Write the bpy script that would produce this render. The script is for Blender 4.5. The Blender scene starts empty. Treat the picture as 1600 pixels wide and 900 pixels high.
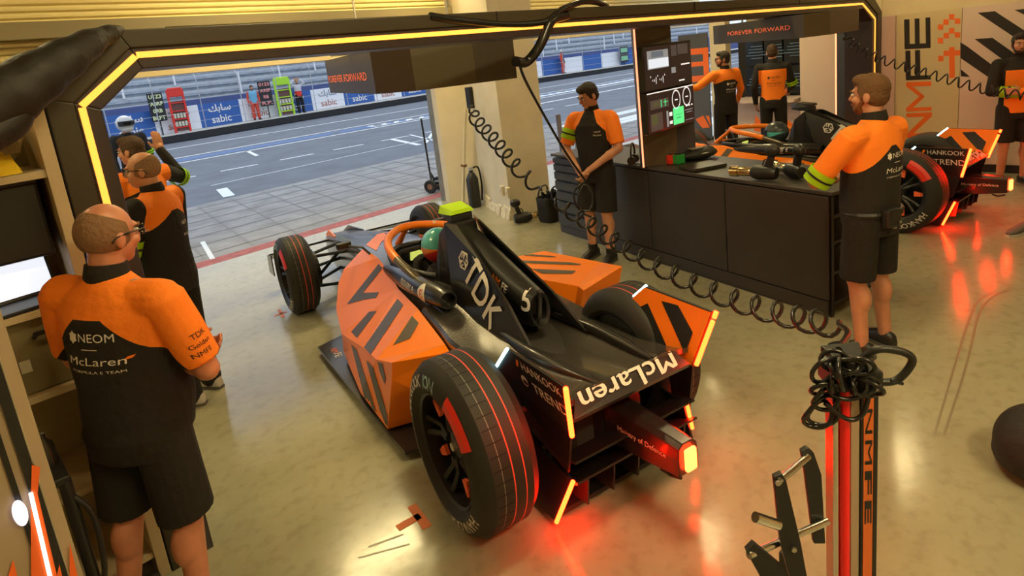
import bpy, bmesh, math, random
from mathutils import Vector as V, Matrix as M
from mathutils.bvhtree import BVHTree
import numpy as np
random.seed(7)
sc = bpy.context.scene
COL = sc.collection

# ---------------------------------------------------------------- camera
CAM = V((0, 0, 2.1))
RW = [V((0.6990, -0.7067, -0.1097)), V((-0.2289, -0.0759, -0.9705)), V((0.6775, 0.7035, -0.2148))]  # right, down, forward
FPX, CX, CY = 973.93, 822.8, 300.0
cd = bpy.data.cameras.new('camera'); cam = bpy.data.objects.new('camera', cd); COL.objects.link(cam)
r_, d_, f_ = RW
cam.matrix_world = M(((r_.x, -d_.x, -f_.x, CAM.x), (r_.y, -d_.y, -f_.y, CAM.y), (r_.z, -d_.z, -f_.z, CAM.z), (0, 0, 0, 1)))
cd.sensor_width = 36; cd.lens = FPX / 1600 * 36
cd.shift_x = (800 - CX) / 1600; cd.shift_y = (CY - 450) / 1600
cd.clip_start = 0.02; cd.clip_end = 500
sc.camera = cam
sc.view_settings.view_transform = 'Standard'; sc.view_settings.look = 'None'
sc.view_settings.gamma = 1; sc.view_settings.exposure = 0.28; sc.view_settings.use_curve_mapping = False
try:
    sc.cycles.use_denoising = True; sc.cycles.max_bounces = 6; sc.cycles.sample_clamp_indirect = 6
except Exception: pass

# ---------------------------------------------------------------- world: bright overcast sky
w = bpy.data.worlds.new('overcast sky'); sc.world = w; w.use_nodes = True
nt = w.node_tree; bg = nt.nodes['Background']
tc = nt.nodes.new('ShaderNodeTexCoord'); sp = nt.nodes.new('ShaderNodeSeparateXYZ'); rp = nt.nodes.new('ShaderNodeValToRGB')
nt.links.new(tc.outputs['Generated'], sp.inputs[0]); nt.links.new(sp.outputs['Z'], rp.inputs[0]); nt.links.new(rp.outputs[0], bg.inputs[0])
rp.color_ramp.elements[0].color = (0.62, 0.72, 0.86, 1); rp.color_ramp.elements[1].color = (0.86, 0.92, 1.0, 1)
bg.inputs[1].default_value = 1.2
sl = bpy.data.lights.new('sun', 'SUN'); sun = bpy.data.objects.new('sun', sl); COL.objects.link(sun)
sl.energy = 0.6; sl.angle = 0.6; sl.color = (1, .97, .92); sun.rotation_euler = (math.radians(-35), math.radians(12), 0); sun.location = (0, 20, 30)
# warm garage ceiling lamps, the second one added to brighten the shutter: (x, y, z, power)
LAMPS = [(3.1, 6.4, 3.75, 55), (5.8, 6.8, 3.75, 70), (8.1, 2.1, 3.75, 24), (2.2, 1.2, 3.75, 50), (5.2, 3.4, 3.75, 25), (-0.2, 5.4, 3.75, 40), (8.9, 5.4, 3.75, 72), (5.2, 0.2, 3.75, 12), (1.2, -1.6, 3.75, 85)]
LAMP_COL = (1.0, 0.80, 0.385)

# ---------------------------------------------------------------- measuring helpers (photo pixel -> point on a known plane)
def ray(px, py): return r_ * ((px - CX) / FPX) + d_ * ((py - CY) / FPX) + f_
def onZ(px, py, z=0.0):
    d = ray(px, py); return CAM + d * ((z - CAM.z) / d.z)
def onY(px, py, y):
    d = ray(px, py); return CAM + d * (y / d.y)
def onX(px, py, x):
    d = ray(px, py); return CAM + d * (x / d.x)

# ---------------------------------------------------------------- materials
MATS = {}
def mat(name, col=(.5, .5, .5), rough=.5, metal=0.0, emit=None, es=1.0, noise=0.0, nscale=8.0, bump=0.0, bscale=60.0, coat=0.0, alpha=None, spec=None, trans=0.0):
    if name in MATS: return MATS[name]
    m = bpy.data.materials.new(name); m.use_nodes = True; MATS[name] = m
    n = m.node_tree.nodes; L = m.node_tree.links; p = n['Principled BSDF']
    p.inputs['Base Color'].default_value = (*col, 1); p.inputs['Roughness'].default_value = rough; p.inputs['Metallic'].default_value = metal
    if coat: p.inputs['Coat Weight'].default_value = coat; p.inputs['Coat Roughness'].default_value = .08
    if spec is not None: p.inputs['Specular IOR Level'].default_value = spec
    if trans: p.inputs['Transmission Weight'].default_value = trans
    if emit: p.inputs['Emission Color'].default_value = (*emit, 1); p.inputs['Emission Strength'].default_value = es
    tcn = None
    if noise or bump:
        tcn = n.new('ShaderNodeTexCoord')
    if noise:
        t = n.new('ShaderNodeTexNoise'); t.inputs['Scale'].default_value = nscale; t.inputs['Detail'].default_value = 6
        L.new(tcn.outputs['Object'], t.inputs['Vector'])
        r = n.new('ShaderNodeValToRGB'); r.color_ramp.elements[0].position = .3; r.color_ramp.elements[1].position = .7
        r.color_ramp.elements[0].color = (*[c * (1 - noise) for c in col], 1); r.color_ramp.elements[1].color = (*[min(1, c * (1 + noise)) for c in col], 1)
        L.new(t.outputs['Fac'], r.inputs[0]); L.new(r.outputs[0], p.inputs['Base Color'])
    if bump:
        t2 = n.new('ShaderNodeTexNoise'); t2.inputs['Scale'].default_value = bscale; t2.inputs['Detail'].default_value = 4
        L.new(tcn.outputs['Object'], t2.inputs['Vector'])
        b = n.new('ShaderNodeBump'); b.inputs['Strength'].default_value = bump; b.inputs['Distance'].default_value = .02
        L.new(t2.outputs['Fac'], b.inputs['Height']); L.new(b.outputs[0], p.inputs['Normal'])
    return m

def floor_mat():
    m = bpy.data.materials.new('epoxy floor'); m.use_nodes = True
    n = m.node_tree.nodes; L = m.node_tree.links; p = n['Principled BSDF']
    tcn = n.new('ShaderNodeTexCoord')
    a = n.new('ShaderNodeTexNoise'); a.inputs['Scale'].default_value = .9; a.inputs['Detail'].default_value = 8; a.inputs['Roughness'].default_value = .62
    b = n.new('ShaderNodeTexNoise'); b.inputs['Scale'].default_value = 14; b.inputs['Detail'].default_value = 7
    for t in (a, b): L.new(tcn.outputs['Object'], t.inputs['Vector'])
    r = n.new('ShaderNodeValToRGB'); e = r.color_ramp.elements
    e[0].position = .3; e[0].color = (.28, .262, .178, 1); e[1].position = .72; e[1].color = (.40, .382, .275, 1)
    L.new(a.outputs['Fac'], r.inputs[0])
    mx = n.new('ShaderNodeMix'); mx.data_type = 'RGBA'; mx.blend_type = 'MULTIPLY'; mx.inputs[0].default_value = .5
    r2 = n.new('ShaderNodeValToRGB'); r2.color_ramp.elements[0].position = .32; r2.color_ramp.elements[0].color = (.7, .68, .64, 1); r2.color_ramp.elements[1].position = .5; r2.color_ramp.elements[1].color = (1, 1, 1, 1)
    L.new(b.outputs['Fac'], r2.inputs[0]); L.new(r.outputs[0], mx.inputs[6]); L.new(r2.outputs[0], mx.inputs[7]); L.new(mx.outputs[2], p.inputs['Base Color'])
    rr = n.new('ShaderNodeMapRange'); rr.inputs[1].default_value = .3; rr.inputs[2].default_value = .7; rr.inputs[3].default_value = .10; rr.inputs[4].default_value = .22
    L.new(a.outputs['Fac'], rr.inputs[0]); L.new(rr.outputs[0], p.inputs['Roughness'])
    bp = n.new('ShaderNodeBump'); bp.inputs['Strength'].default_value = .07; bp.inputs['Distance'].default_value = .01
    L.new(b.outputs['Fac'], bp.inputs['Height']); L.new(bp.outputs[0], p.inputs['Normal'])
    return m

ORANGE = mat('papaya paint', (1.0, .235, .008), .42, coat=.12, spec=.35)
ORANGE_CLOTH = mat('orange fabric', (.98, .235, .012), .8, bump=.25, bscale=35)
BLACK_CLOTH = mat('black fabric', (.012, .010, .010), .85, bump=.3, bscale=30)
SHORTS = mat('black shorts fabric', (.011, .009, .008), .88, bump=.35, bscale=22)
CARBON = mat('carbon black', (.016, .015, .015), .30, coat=.25)
SATIN = mat('satin black', (.012, .012, .013), .42)
ANTHRA = mat('anthracite paint', (.055, .050, .046), .30, metal=.35, coat=.4)
STRIPE = mat('stripe grey brown', (.075, .058, .045), .38)
WHITE = mat('white marking', (.82, .80, .78), .5)
RUBBER = mat('tyre rubber', (.014, .013, .012), .62, bump=.06, bscale=90)
REDLINE = mat('red tyre line', (.75, .07, .05), .55)
RED = mat('red paint', (.72, .03, .015), .4)
SKIN = mat('skin', (.52, .24, .14), .5, noise=.10, nscale=14)
CHROME = mat('polished steel', (.72, .70, .68), .16, metal=1.0)
ALU = mat('aluminium', (.55, .53, .50), .33, metal=1.0)
YELLOW = mat('fluorescent yellow', (.56, .92, .015), .6)
LED_RED = mat('red led', (1, .1, .03), .4, emit=(1.0, .008, .001), es=80)
LED_CYAN = mat('cyan led', (.6, 1, 1), .4, emit=(.45, .95, 1.0), es=7)
LED_ORANGE = mat('orange led', (1, .5, .1), .4, emit=(1.0, .36, .05), es=1.35)
BLUE = mat('banner blue', (.030, .115, .40), .6)
GLASSDARK = mat('black screen', (.008, .008, .010), .12)

# ---------------------------------------------------------------- mesh helpers
class MB:
    """collects shapes in one bmesh; build() links them as ONE mesh object"""
    def __init__(s): s.bm = bmesh.new()
    def verts(s, ps): return [s.bm.verts.new(V(p)) for p in ps]
    def face(s, vs, m=0):
        try: f = s.bm.faces.new(vs)
        except ValueError: return None
        f.material_index = m; return f
    def poly(s, ps, m=0): return s.face(s.verts(ps), m)
    def hexa(s, a, b, m=0):          # two quads joined (each 4 points, same winding)
        va, vb = s.verts(a), s.verts(b); n = len(va)
        s.face(va[::-1], m); s.face(vb, m)
        for i in range(n): s.face([va[i], va[(i + 1) % n], vb[(i + 1) % n], vb[i]], m)
    def box(s, c, size, rot=None, m=0, bev=0.0):
        c = V(c); hx, hy, hz = [k / 2 for k in size]
        R = rot if rot is not None else M.Identity(3)
        P = lambda x, y, z: c + R @ V((x, y, z))
        n0 = len(s.bm.faces)
        s.hexa([P(-hx, -hy, -hz), P(hx, -hy, -hz), P(hx, hy, -hz), P(-hx, hy, -hz)], [P(-hx, -hy, hz), P(hx, -hy, hz), P(hx, hy, hz), P(-hx, hy, hz)], m)
        if bev:
            s.bm.faces.ensure_lookup_table(); fs = s.bm.faces[n0:]
            es = list({e for f in fs for e in f.edges})
            r = bmesh.ops.bevel(s.bm, geom=es, offset=bev, segments=2, affect='EDGES', profile=.5)
            for f in r['faces']: f.material_index = m
    def prism(s, poly, thick, m=0):  # poly: 3D points, thick: offset vector
        t = V(thick); s.hexa([V(p) for p in poly], [V(p) + t for p in poly], m)
    def loft(s, rings, m=0, caps=True, closed=True):
        vr = [s.verts(r) for r in rings]; n = len(vr[0])
        for a, b in zip(vr, vr[1:]):
            for i in range(n if closed else n - 1): s.face([a[i], a[(i + 1) % n], b[(i + 1) % n], b[i]], m)
        if caps and closed: s.face(vr[0][::-1], m); s.face(vr[-1], m)
        return vr
    def frame(s, d):
        d = V(d).normalized(); up = V((0, 0, 1)) if abs(d.z) < .95 else V((0, 1, 0))
        a = d.cross(up).normalized(); return a, a.cross(d).normalized()
    def cyl(s, p0, p1, r0, r1=None, n=16, m=0, caps=True):
        p0, p1 = V(p0), V(p1); r1 = r0 if r1 is None else r1; a, b = s.frame(p1 - p0)
        ring = lambda p, r: [p + a * (r * math.cos(t)) + b * (r * math.sin(t)) for t in [2 * math.pi * i / n for i in range(n)]]
        s.loft([ring(p0, r0), ring(p1, r1)], m, caps)
    def tube(s, pts, r, n=8, m=0, closed=False, caps=True):
        pts = [V(p) for p in pts]; N = len(pts); rs = r if isinstance(r, (list, tuple)) else [r] * N
        T = [((pts[(i + 1) % N] if closed or i < N - 1 else pts[i]) - (pts[i - 1] if closed or i > 0 else pts[i])).normalized() for i in range(N)]
        a, b = s.frame(T[0]); rings = []
        for i in range(N):
            a = (a - T[i] * a.dot(T[i])).normalized(); b = T[i].cross(a)
            rings.append([pts[i] + a * (rs[i] * math.cos(2 * math.pi * k / n)) + b * (rs[i] * math.sin(2 * math.pi * k / n)) for k in range(n)])
        if closed: rings.append(rings[0])
        s.loft(rings, m, caps and not closed)
        if closed: bmesh.ops.remove_doubles(s.bm, verts=s.bm.verts[:], dist=1e-6)
    def lathe(s, prof, c, axis, n=32, m=0, closed=False):   # prof [(r, h)] about axis through c
        c = V(c); ax = V(axis).normalized(); a, b = s.frame(ax)
        rings = [[c + ax * h + (a * math.cos(2 * math.pi * k / n) + b * math.sin(2 * math.pi * k / n)) * max(r, 1e-4) for k in range(n)] for r, h in prof]
        ms = m if isinstance(m, (list, tuple)) else None
        for i, (A, B) in enumerate(zip(rings, rings[1:])): s.loft([A, B], ms[i] if ms else m, False)
        bmesh.ops.remove_doubles(s.bm, verts=s.bm.verts[:], dist=1e-5)
    def ball(s, c, r, m=0, n=12, rot=None):
        r = (r, r, r) if isinstance(r, (int, float)) else r; R = rot if rot is not None else M.Identity(3); c = V(c)
        mm = M.Translation(c) @ R.to_4x4() @ M.Diagonal((*r, 1))
        q = bmesh.ops.create_uvsphere(s.bm, u_segments=n * 2, v_segments=n, radius=1, matrix=mm)
        for f in {f for v in q['verts'] for f in v.link_faces}: f.material_index = m
    def build(s, name, mats, parent=None, smooth=0, recalc=True, loc=None, bev=0.0):
        if recalc: bmesh.ops.recalc_face_normals(s.bm, faces=s.bm.faces[:])
        if bev:
            es = [e for e in s.bm.edges if len(e.link_faces) == 2 and e.calc_face_angle(0) > .5]
            bmesh.ops.bevel(s.bm, geom=es, offset=bev, segments=2, affect='EDGES', profile=.6, clamp_overlap=True)
        if smooth:
            ang = math.radians(smooth)
            for e in s.bm.edges: e.smooth = not (len(e.link_faces) == 2 and e.calc_face_angle(0) > ang)
            for f in s.bm.faces: f.smooth = True
        me = bpy.data.meshes.new(name); s.bm.to_mesh(me)
        for mt in (mats if isinstance(mats, (list, tuple)) else [mats]): me.materials.append(mt)
        o = bpy.data.objects.new(name, me); COL.objects.link(o)
        if parent: o.parent = parent
        if loc: o.location = loc
        return o
def tag(o, label, cat=None, group=None, kind=None):
    if label: o['label'] = label
    if cat: o['category'] = cat
    if group: o['group'] = group
    if kind: o['kind'] = kind
    return o
def thing(name, label, cat, loc=(0, 0, 0), rz=0.0, group=None, scale=1.0):
    o = bpy.data.objects.new(name, None); COL.objects.link(o); o.empty_display_size = .2
    o.location = loc; o.rotation_euler = (0, 0, rz); o.scale = (scale,) * 3
    return tag(o, label, cat, group)
def struct(name, mb, mats, **k):
    return tag(mb.build(name, mats, **k), None, kind='structure')
def copy_tree(o, parent=None):
    c = o.copy(); COL.objects.link(c)
    if parent: c.parent = parent; c.matrix_parent_inverse = o.matrix_parent_inverse.copy()
    for ch in list(o.children): copy_tree(ch, c)
    return c
def bez(pts, n=12):                     # smooth curve through points
    pts = [V(p) for p in pts]; out = []
    P = [pts[0] * 2 - pts[1]] + pts + [pts[-1] * 2 - pts[-2]]
    for i in range(1, len(P) - 2):
        a, b, c, d = P[i - 1:i + 3]
        for k in range(n):
            t = k / n; out.append(.5 * ((2 * b) + (c - a) * t + (2 * a - 5 * b + 4 * c - d) * t * t + (3 * b - a - 3 * c + d) * t ** 3))
    out.append(pts[-1]); return out
def coil(pts, R, turns, n=14, ramp=.04):  # helix about a smooth path
    path = bez(pts, 40); L = [0]
    for a, b in zip(path, path[1:]): L.append(L[-1] + (b - a).length)
    tot = L[-1]; out = []; N = turns * n; j = 0
    up = V((0, 0, 1))
    for i in range(N + 1):
        s = tot * i / N
        while j < len(path) - 2 and L[j + 1] < s: j += 1
        t = (s - L[j]) / max(1e-9, L[j + 1] - L[j]); p = path[j].lerp(path[j + 1], t)
        k0, k1 = max(0, j - 3), min(len(path) - 1, j + 4)
        d = (path[k1] - path[k0]).normalized(); u = up - d * up.dot(d)
        u = u.normalized() if u.length > .05 else V((1, 0, 0)); v = d.cross(u)
        f = i / N; rr = R * min(1, f / ramp, (1 - f) / ramp) if 0 < f < 1 else 0
        a = 2 * math.pi * i / n; out.append(p + (u * math.cos(a) + v * math.sin(a)) * rr)
    return out

# ---- lettering: text outlines laid on a flat frame or pressed onto a surface
TXT = {}
def text_tris(txt, shear=0.0, bold=0.0):
    if any(c in txt for c in 'MWNw'): bold = 0.0
    key = (txt, shear, bold)
    if key in TXT: return TXT[key]
    cu = bpy.data.curves.new('t', 'FONT'); cu.body = txt; cu.size = 1; cu.shear = shear; cu.offset = bold; cu.resolution_u = 3
    cu.align_x = 'CENTER'; cu.align_y = 'CENTER'
    ob = bpy.data.objects.new('t', cu); COL.objects.link(ob)
    dg = bpy.context.evaluated_depsgraph_get(); dg.update()
    me = bpy.data.meshes.new_from_object(ob.evaluated_get(dg))
    vs = [(v.co.x, v.co.y) for v in me.vertices]; fs = [tuple(p.vertices) for p in me.polygons]
    bpy.data.objects.remove(ob); bpy.data.curves.remove(cu); bpy.data.meshes.remove(me)
    if vs:
        xs = [v[0] for v in vs]; ys = [v[1] for v in vs]; cx = (min(xs) + max(xs)) / 2; cy = (min(ys) + max(ys)) / 2
        vs = [(x - cx, y - cy) for x, y in vs]
    TXT[key] = (vs, fs); return TXT[key]
def flat_decal(vs, fs, maxlen):
    bm = bmesh.new(); bv = [bm.verts.new((x, y, 0)) for x, y in vs]
    for f in fs:
        try: bm.faces.new([bv[i] for i in f])
        except ValueError: pass
    bm.normal_update(); bmesh.ops.triangulate(bm, faces=bm.faces[:])
    for _ in range(5):
        es = [e for e in bm.edges if e.calc_length() > maxlen]
        if not es: break
        bmesh.ops.subdivide_edges(bm, edges=es, cuts=1); bm.normal_update(); bmesh.ops.triangulate(bm, faces=bm.faces[:])
    return bm
def press(mb, vs, fs, o, right, up, m=0, bvh=None, off=.002, reach=.4, maxlen=None, one_sided=True):
    """lay 2D shapes (metres) at o along right/up; with bvh they are pressed along -normal onto that surface"""
    right = V(right).normalized(); up = V(up); up = (up - right * up.dot(right)).normalized(); nrm = right.cross(up); o = V(o)
    if bvh is None: bm = flat_decal(vs, fs, 1e9)
    else: bm = flat_decal(vs, fs, maxlen or .04)
    mp = {}
    for v in bm.verts:
        p = o + right * v.co.x + up * v.co.y
        if bvh:
            h = bvh.ray_cast(p + nrm * reach, -nrm, reach * 2)
            if h[0] is None: mp[v.index] = None; continue
            hn = h[1] if h[1].dot(nrm) > 0 else -h[1]
            p = h[0] + (hn * .5 + nrm * .5).normalized() * off
        else: p = p + nrm * off
        mp[v.index] = mb.bm.verts.new(p)
    for f in bm.faces:
        q = [mp[v.index] for v in f.verts]
        if None in q: continue
        mb.face(q, m)
    bm.free()
def write(mb, txt, o, right, up, width=None, height=None, m=0, bvh=None, off=.002, shear=0.0, bold=0.0, reach=.4, maxlen=None, mirror=False):
    vs, fs = text_tris(txt, shear, bold)
    if not vs: return
    wx = max(v[0] for v in vs) * 2; hy = max(v[1] for v in vs) * 2
    sx = sy = 1
    if width and height: sx, sy = width / wx, height / hy
    elif width: sx = sy = width / wx
    else: sx = sy = height / hy
    press(mb, [((-x if mirror else x) * sx, y * sy) for x, y in vs], fs, o, right, up, m, bvh, off, reach, maxlen)
def shape(mb, poly, o, right, up, m=0, bvh=None, off=.002, reach=.4, maxlen=.05):
    press(mb, poly, [tuple(range(len(poly)))], o, right, up, m, bvh, off, reach, maxlen)
def bvh_of(mb):
    mb.bm.normal_update(); return BVHTree.FromBMesh(mb.bm)
def bvh_obj(o):
    bm = bmesh.new(); bm.from_mesh(o.data); t = BVHTree.FromBMesh(bm); bm.free(); return t
def paint(mb, bvh, quads, cam_o, inv, m, off=.003, maxlen=.05):
    """graphics outlined by measured sight lines, laid on the surface they hit (inv: world -> local)"""
    for poly in quads:
        ps = [V((p[0], p[1])) for p in poly]
        xs = [p.x for p in ps]; ys = [p.y for p in ps]
        bm = flat_decal([(p.x, p.y) for p in ps], [tuple(range(len(ps)))], 9)
        mp = []
        for v in bm.verts:
            d = (inv.to_3x3() @ ray(v.co.x, v.co.y)).normalized(); h = bvh.ray_cast(cam_o, d, 30)
            if h[0] is None: mp.append(None); continue
            hn = h[1] if h[1].dot(d) < 0 else -h[1]
            mp.append(mb.bm.verts.new(h[0] + hn * off))
        bm.verts.index_update()
        for f in bm.faces:
            q = [mp[v.index] for v in f.verts]
            if None not in q: mb.face(q, m)
        bm.free()
# ================================================================ THE SETTING
YF = 7.8      # front wall with the garage doors
mb = MB()
mb.poly([(-3, -4, 0), (13.5, -4, 0), (13.5, 8.1, 0), (-3, 8.1, 0)])
SCUFF = mat('scuff', (.20, .17, .11), .3)
def streak(pts, wd, m, z=.0008):
    pts = [V(p) for p in pts]
    for a, b in zip(pts, pts[1:]):
        n = V((-(b - a).y, (b - a).x, 0)).normalized() * wd / 2
        mb.poly([a - n + V((0, 0, z)), b - n + V((0, 0, z)), b + n + V((0, 0, z)), a + n + V((0, 0, z))], m)
def gp(*pp): return [onZ(*p) for p in pp]
streak(bez(gp((1460, 680), (1495, 560), (1518, 490), (1535, 465), (1570, 455)), 6), .012, 1)
streak(bez(gp((1475, 680), (1510, 570), (1530, 490), (1550, 465), (1580, 452)), 6), .012, 1)
streak(gp((575, 855), (630, 835)), .012, 1); streak(gp((560, 872), (640, 850)), .01, 1)
floor = struct('floor', mb, [floor_mat(), SCUFF])
# ceiling, hidden side walls and the wall over the doors keep the garage dim and warm
CREAM = mat('cream wall paint', (.66, .56, .36), .6, noise=.06, nscale=3)
mb = MB(); mb.box((5.25, 2, 4.05), (16.7, 12.4, .1)); struct('ceiling', mb, [CREAM])
mb = MB(); mb.box((-2.05, 2, 2), (.1, 12, 4)); struct('wall_left', mb, [CREAM])
mb = MB(); mb.box((5.25, -4.05, 2), (16.7, .1, 4)); struct('wall_back', mb, [CREAM])
# front wall: lintel over the doors, slatted shutter above it
SHUT = mat('shutter slats', (.82, .70, .36), .45)
mb = MB()
mb.box((5.5, YF + .1, 2.42), (17, .35, .22))
mb.box((-1.3, YF + .1, 1.2), (1.6, .3, 2.4)); 
struct('wall_front', mb, [CREAM])
mb = MB(); prof = []
nsl = 24
for i in range(nsl):                          # curved slats of the shutter
    z = 2.5 + i * .065
    prof += [(YF - .02, z), (YF - .05, z + .012), (YF - .055, z + .033), (YF - .04, z + .055), (YF - .005, z + .06)]
mb.loft([[(x, y, z) for y, z in prof] for x in (-2, 6.2)], caps=False, closed=False)
mb.loft([[(x, y, z) for y, z in prof] for x in (6.9, 13.5)], caps=False, closed=False)
mb.box((5.5, YF + .15, 3.25), (17, .1, 1.6))
struct('trim_1', mb, [SHUT], smooth=40)
mb = MB()                                      # roller guide box and bottom rail, coloured dark for the box's shadow
mb.box((2.0, YF - .14, 2.86), (8.4, .2, .1)); mb.box((.0, YF - .25, 2.78), (4.4, .1, .06))
struct('trim_2', mb, [mat('shadowed shutter rail', (.22, .18, .10), .5)])
# right wall: near part X=9.55 with printed panels, further bay steps back
XR = 9.55
mb = MB(); mb.box((XR + .12, -.65, 2.0), (.2, 6.7, 4)); mb.box((11.1, 2.75, 2.0), (3.1, .1, 4)); mb.box((12.6, 4.4, 2.0), (.1, 3.3, 4))
struct('wall_right', mb, [CREAM])
# pier between the two doors, faces as measured on the floor
PINK = mat('warm pier paint', (.62, .50, .37), .55, noise=.05, nscale=2)
PIER = mat('pier paint', (.68, .62, .50), .55, noise=.08, nscale=3)
P1, P2, P3 = onZ(800, 344), onZ(757, 318), onZ(862, 322)
Q = [P1, P3, V((6.35, 7.9, 0)), V((6.28, 7.75, 0)), P2]
mb = MB(); mb.prism(Q, (0, 0, 4.0)); struct('wall_pier', mb, [PIER], bev=.012)
mb = MB(); R0 = onZ(704, 317); mb.prism([R0, P2 + V((.05, .05, 0)), V((6.3, 7.75, 0)), V((6.3, 7.95, 0)), R0 + V((.1, .35, 0))], (0, 0, 2.5)); struct('wall_recess', mb, [CREAM])
mb = MB()                                     # broken plaster skirt round the pier
def skirt(a, b, h):
    d = (b - a); nn = V((d.y, -d.x, 0)).normalized()
    k = 10
    for i in range(k):
        p, q = a + d * (i / k), a + d * ((i + 1) / k); hh = h * (.6 + .7 * random.random()); t = nn * (.03 + .03 * random.random())
        mb.hexa([p, q, q + t, p + t], [p + V((0, 0, hh)), q + V((0, 0, hh * .9)), q + t * .4 + V((0, 0, hh * .8)), p + t * .4 + V((0, 0, hh * .9))])
skirt(P2, P1, .16)
struct('baseboard_pier', mb, [mat('plaster', (.66, .60, .47), .8, noise=.15, nscale=12)])
# steel jamb of the left door
ST = mat('grey steel jamb', (.27, .25, .21), .45, metal=.6, noise=.15, nscale=5)
J = onZ(703, 311); mb = MB(); mb.box((J.x - .06, YF, 1.35), (.12, .16, 2.7)); mb.box((J.x + .045, YF - .1, 1.35), (.05, .1, 2.7), m=0)
for k in range(9): mb.cyl((J.x - .01, YF - .085, .3 + k * .25), (J.x - .01, YF - .075, .3 + k * .25), .012, n=8)
struct('door_1', mb, [ST], bev=.006)

# ---------------------------------------------------------------- outdoors
ASPH = mat('asphalt', (.105, .125, .160), .8, noise=.16, nscale=1.2, bump=.3, bscale=40)
CONC = mat('apron concrete', (.235, .24, .25), .8, noise=.22, nscale=2.6, bump=.4, bscale=22)
LW = mat('road paint white', (.62, .68, .74), .7); LB = mat('road paint blue', (.06, .13, .30), .7)
mb = MB(); mb.poly([(-30, 12.75, -.012), (60, 12.75, -.012), (60, 30.6, -.012), (-30, 30.6, -.012)])
def line(a, b, wd, m=1, z=-.008):
    a, b = V(a), V(b); n = V((-(b - a).y, (b - a).x, 0)).normalized() * wd / 2; zz = V((0, 0, z))
    mb.poly([a - n + zz, b - n + zz, b + n + zz, a + n + zz], m)
def ext(a, b, k0, k1): return a + (b - a) * k0, a + (b - a) * k1
A, B = V((4, 23.2, 0)), V((17, 22.9, 0)); line(*ext(A, B, -2, 4), .18)
A, B = V((4, 21.4, 0)), V((17, 20.9, 0)); line(*ext(A, B, -2, 4), .18)
A, B = V((4, 22.3, 0)), V((13, 22.0, 0)); line(*ext(A, B, -2, 1), 1.0, 2)
A, B = V((11, 22.0, 0)), V((19, 21.8, 0)); line(*ext(A, B, 0, 3.5), .7, 1, -.009)
for k in range(46): line(V((11.3 + k * .62, 21.75, 0)), V((11.7 + k * .62, 22.2 + .1 * (k % 3), 0)), .3, 2 if k % 3 else 0, -.006)
A, B = V((4, 27.6, 0)), V((20, 26.8, 0)); line(*ext(A, B, -1, 3), .2)
for k in range(-2, 9): x = 5.6 + k * 1.55; line((x, 17.25 - .15 * k, 0), (x + .95, 17.15 - .15 * k, 0), .13)
line((4.6, 15.0, 0), (14.5, 15.15, 0), .06)
line(onZ(690, 187), onZ(665, 223), .10); line(onZ(612, 217), onZ(655, 226), .16); line(onZ(640, 210), onZ(690, 222), .08)
line(onZ(346, 294), onZ(358, 306), .22); line(onZ(385, 235), onZ(402, 243), .12)
line((16.5, 18.6, 0), (30, 18.2, 0), .25)
struct('ground_pit_lane', mb, [ASPH, LW, LB])
mb = MB(); mb.poly([(-30, 8.1, -.01), (60, 8.1, -.01), (60, 12.75, -.01), (-30, 12.75, -.01)])
REDP = mat('worn red kerb paint', (.30, .075, .07), .75, noise=.3, nscale=9)
mb.poly([(-3, 8.12, -.006), (13.5, 8.12, -.006), (13.5, 8.42, -.006), (-3, 8.42, -.006)], 1)
line(onZ(316, 377), onZ(332, 404), .06, 2, -.005); line((12, 10.6, 0), (26, 10.4, 0), .8, 2, -.006); line((13, 11.8, 0), (26, 11.5, 0), .5, 2, -.006)
GRV = mat('groove', (.205, .21, .22), .9)
for k in range(26): line((-2 + k * .62, 8.5, 0), (-1.4 + k * .62, 12.6, 0), .03, 3, -.006)
for k in range(7): line((-4, 8.75 + k * .6, 0), (30, 8.75 + k * .6, 0), .025, 3, -.006)
struct('ground_apron', mb, [CONC, REDP, LW, GRV])
mb = MB(); mb.box((15, 54, -.1), (160, 46.8, .1)); struct('ground_track', mb, [ASPH])

# pit wall: low dark wall with a pale ledge behind which the banners stand
def wy(x):                                     # line of the pit wall
    return np.interp(x, [-40, 5, 14, 24, 34, 45, 70], [29.5, 30.4, 32.0, 32.6, 32.0, 30.5, 28])
mb = MB(); xs = list(np.linspace(-30, 62, 40))
mb.loft([[(x, wy(x), -.02), (x, wy(x), .30), (x, wy(x) + .02, .34), (x, wy(x) + 1.15, .34), (x, wy(x) + 1.15, -.02)] for x in xs])
for f in mb.bm.faces: f.material_index = 1 if abs(f.normal.z) < .5 and f.calc_center_median().z < .2 else 0
bmesh.ops.recalc_face_normals(mb.bm, faces=mb.bm.faces[:])
for f in mb.bm.faces: f.material_index = 0 if f.normal.z > .4 else 1
struct('wall_pit', mb, [mat('ledge concrete', (.50, .49, .45), .85, noise=.1, nscale=2), mat('dark wall', (.02, .02, .022), .8)])
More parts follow.
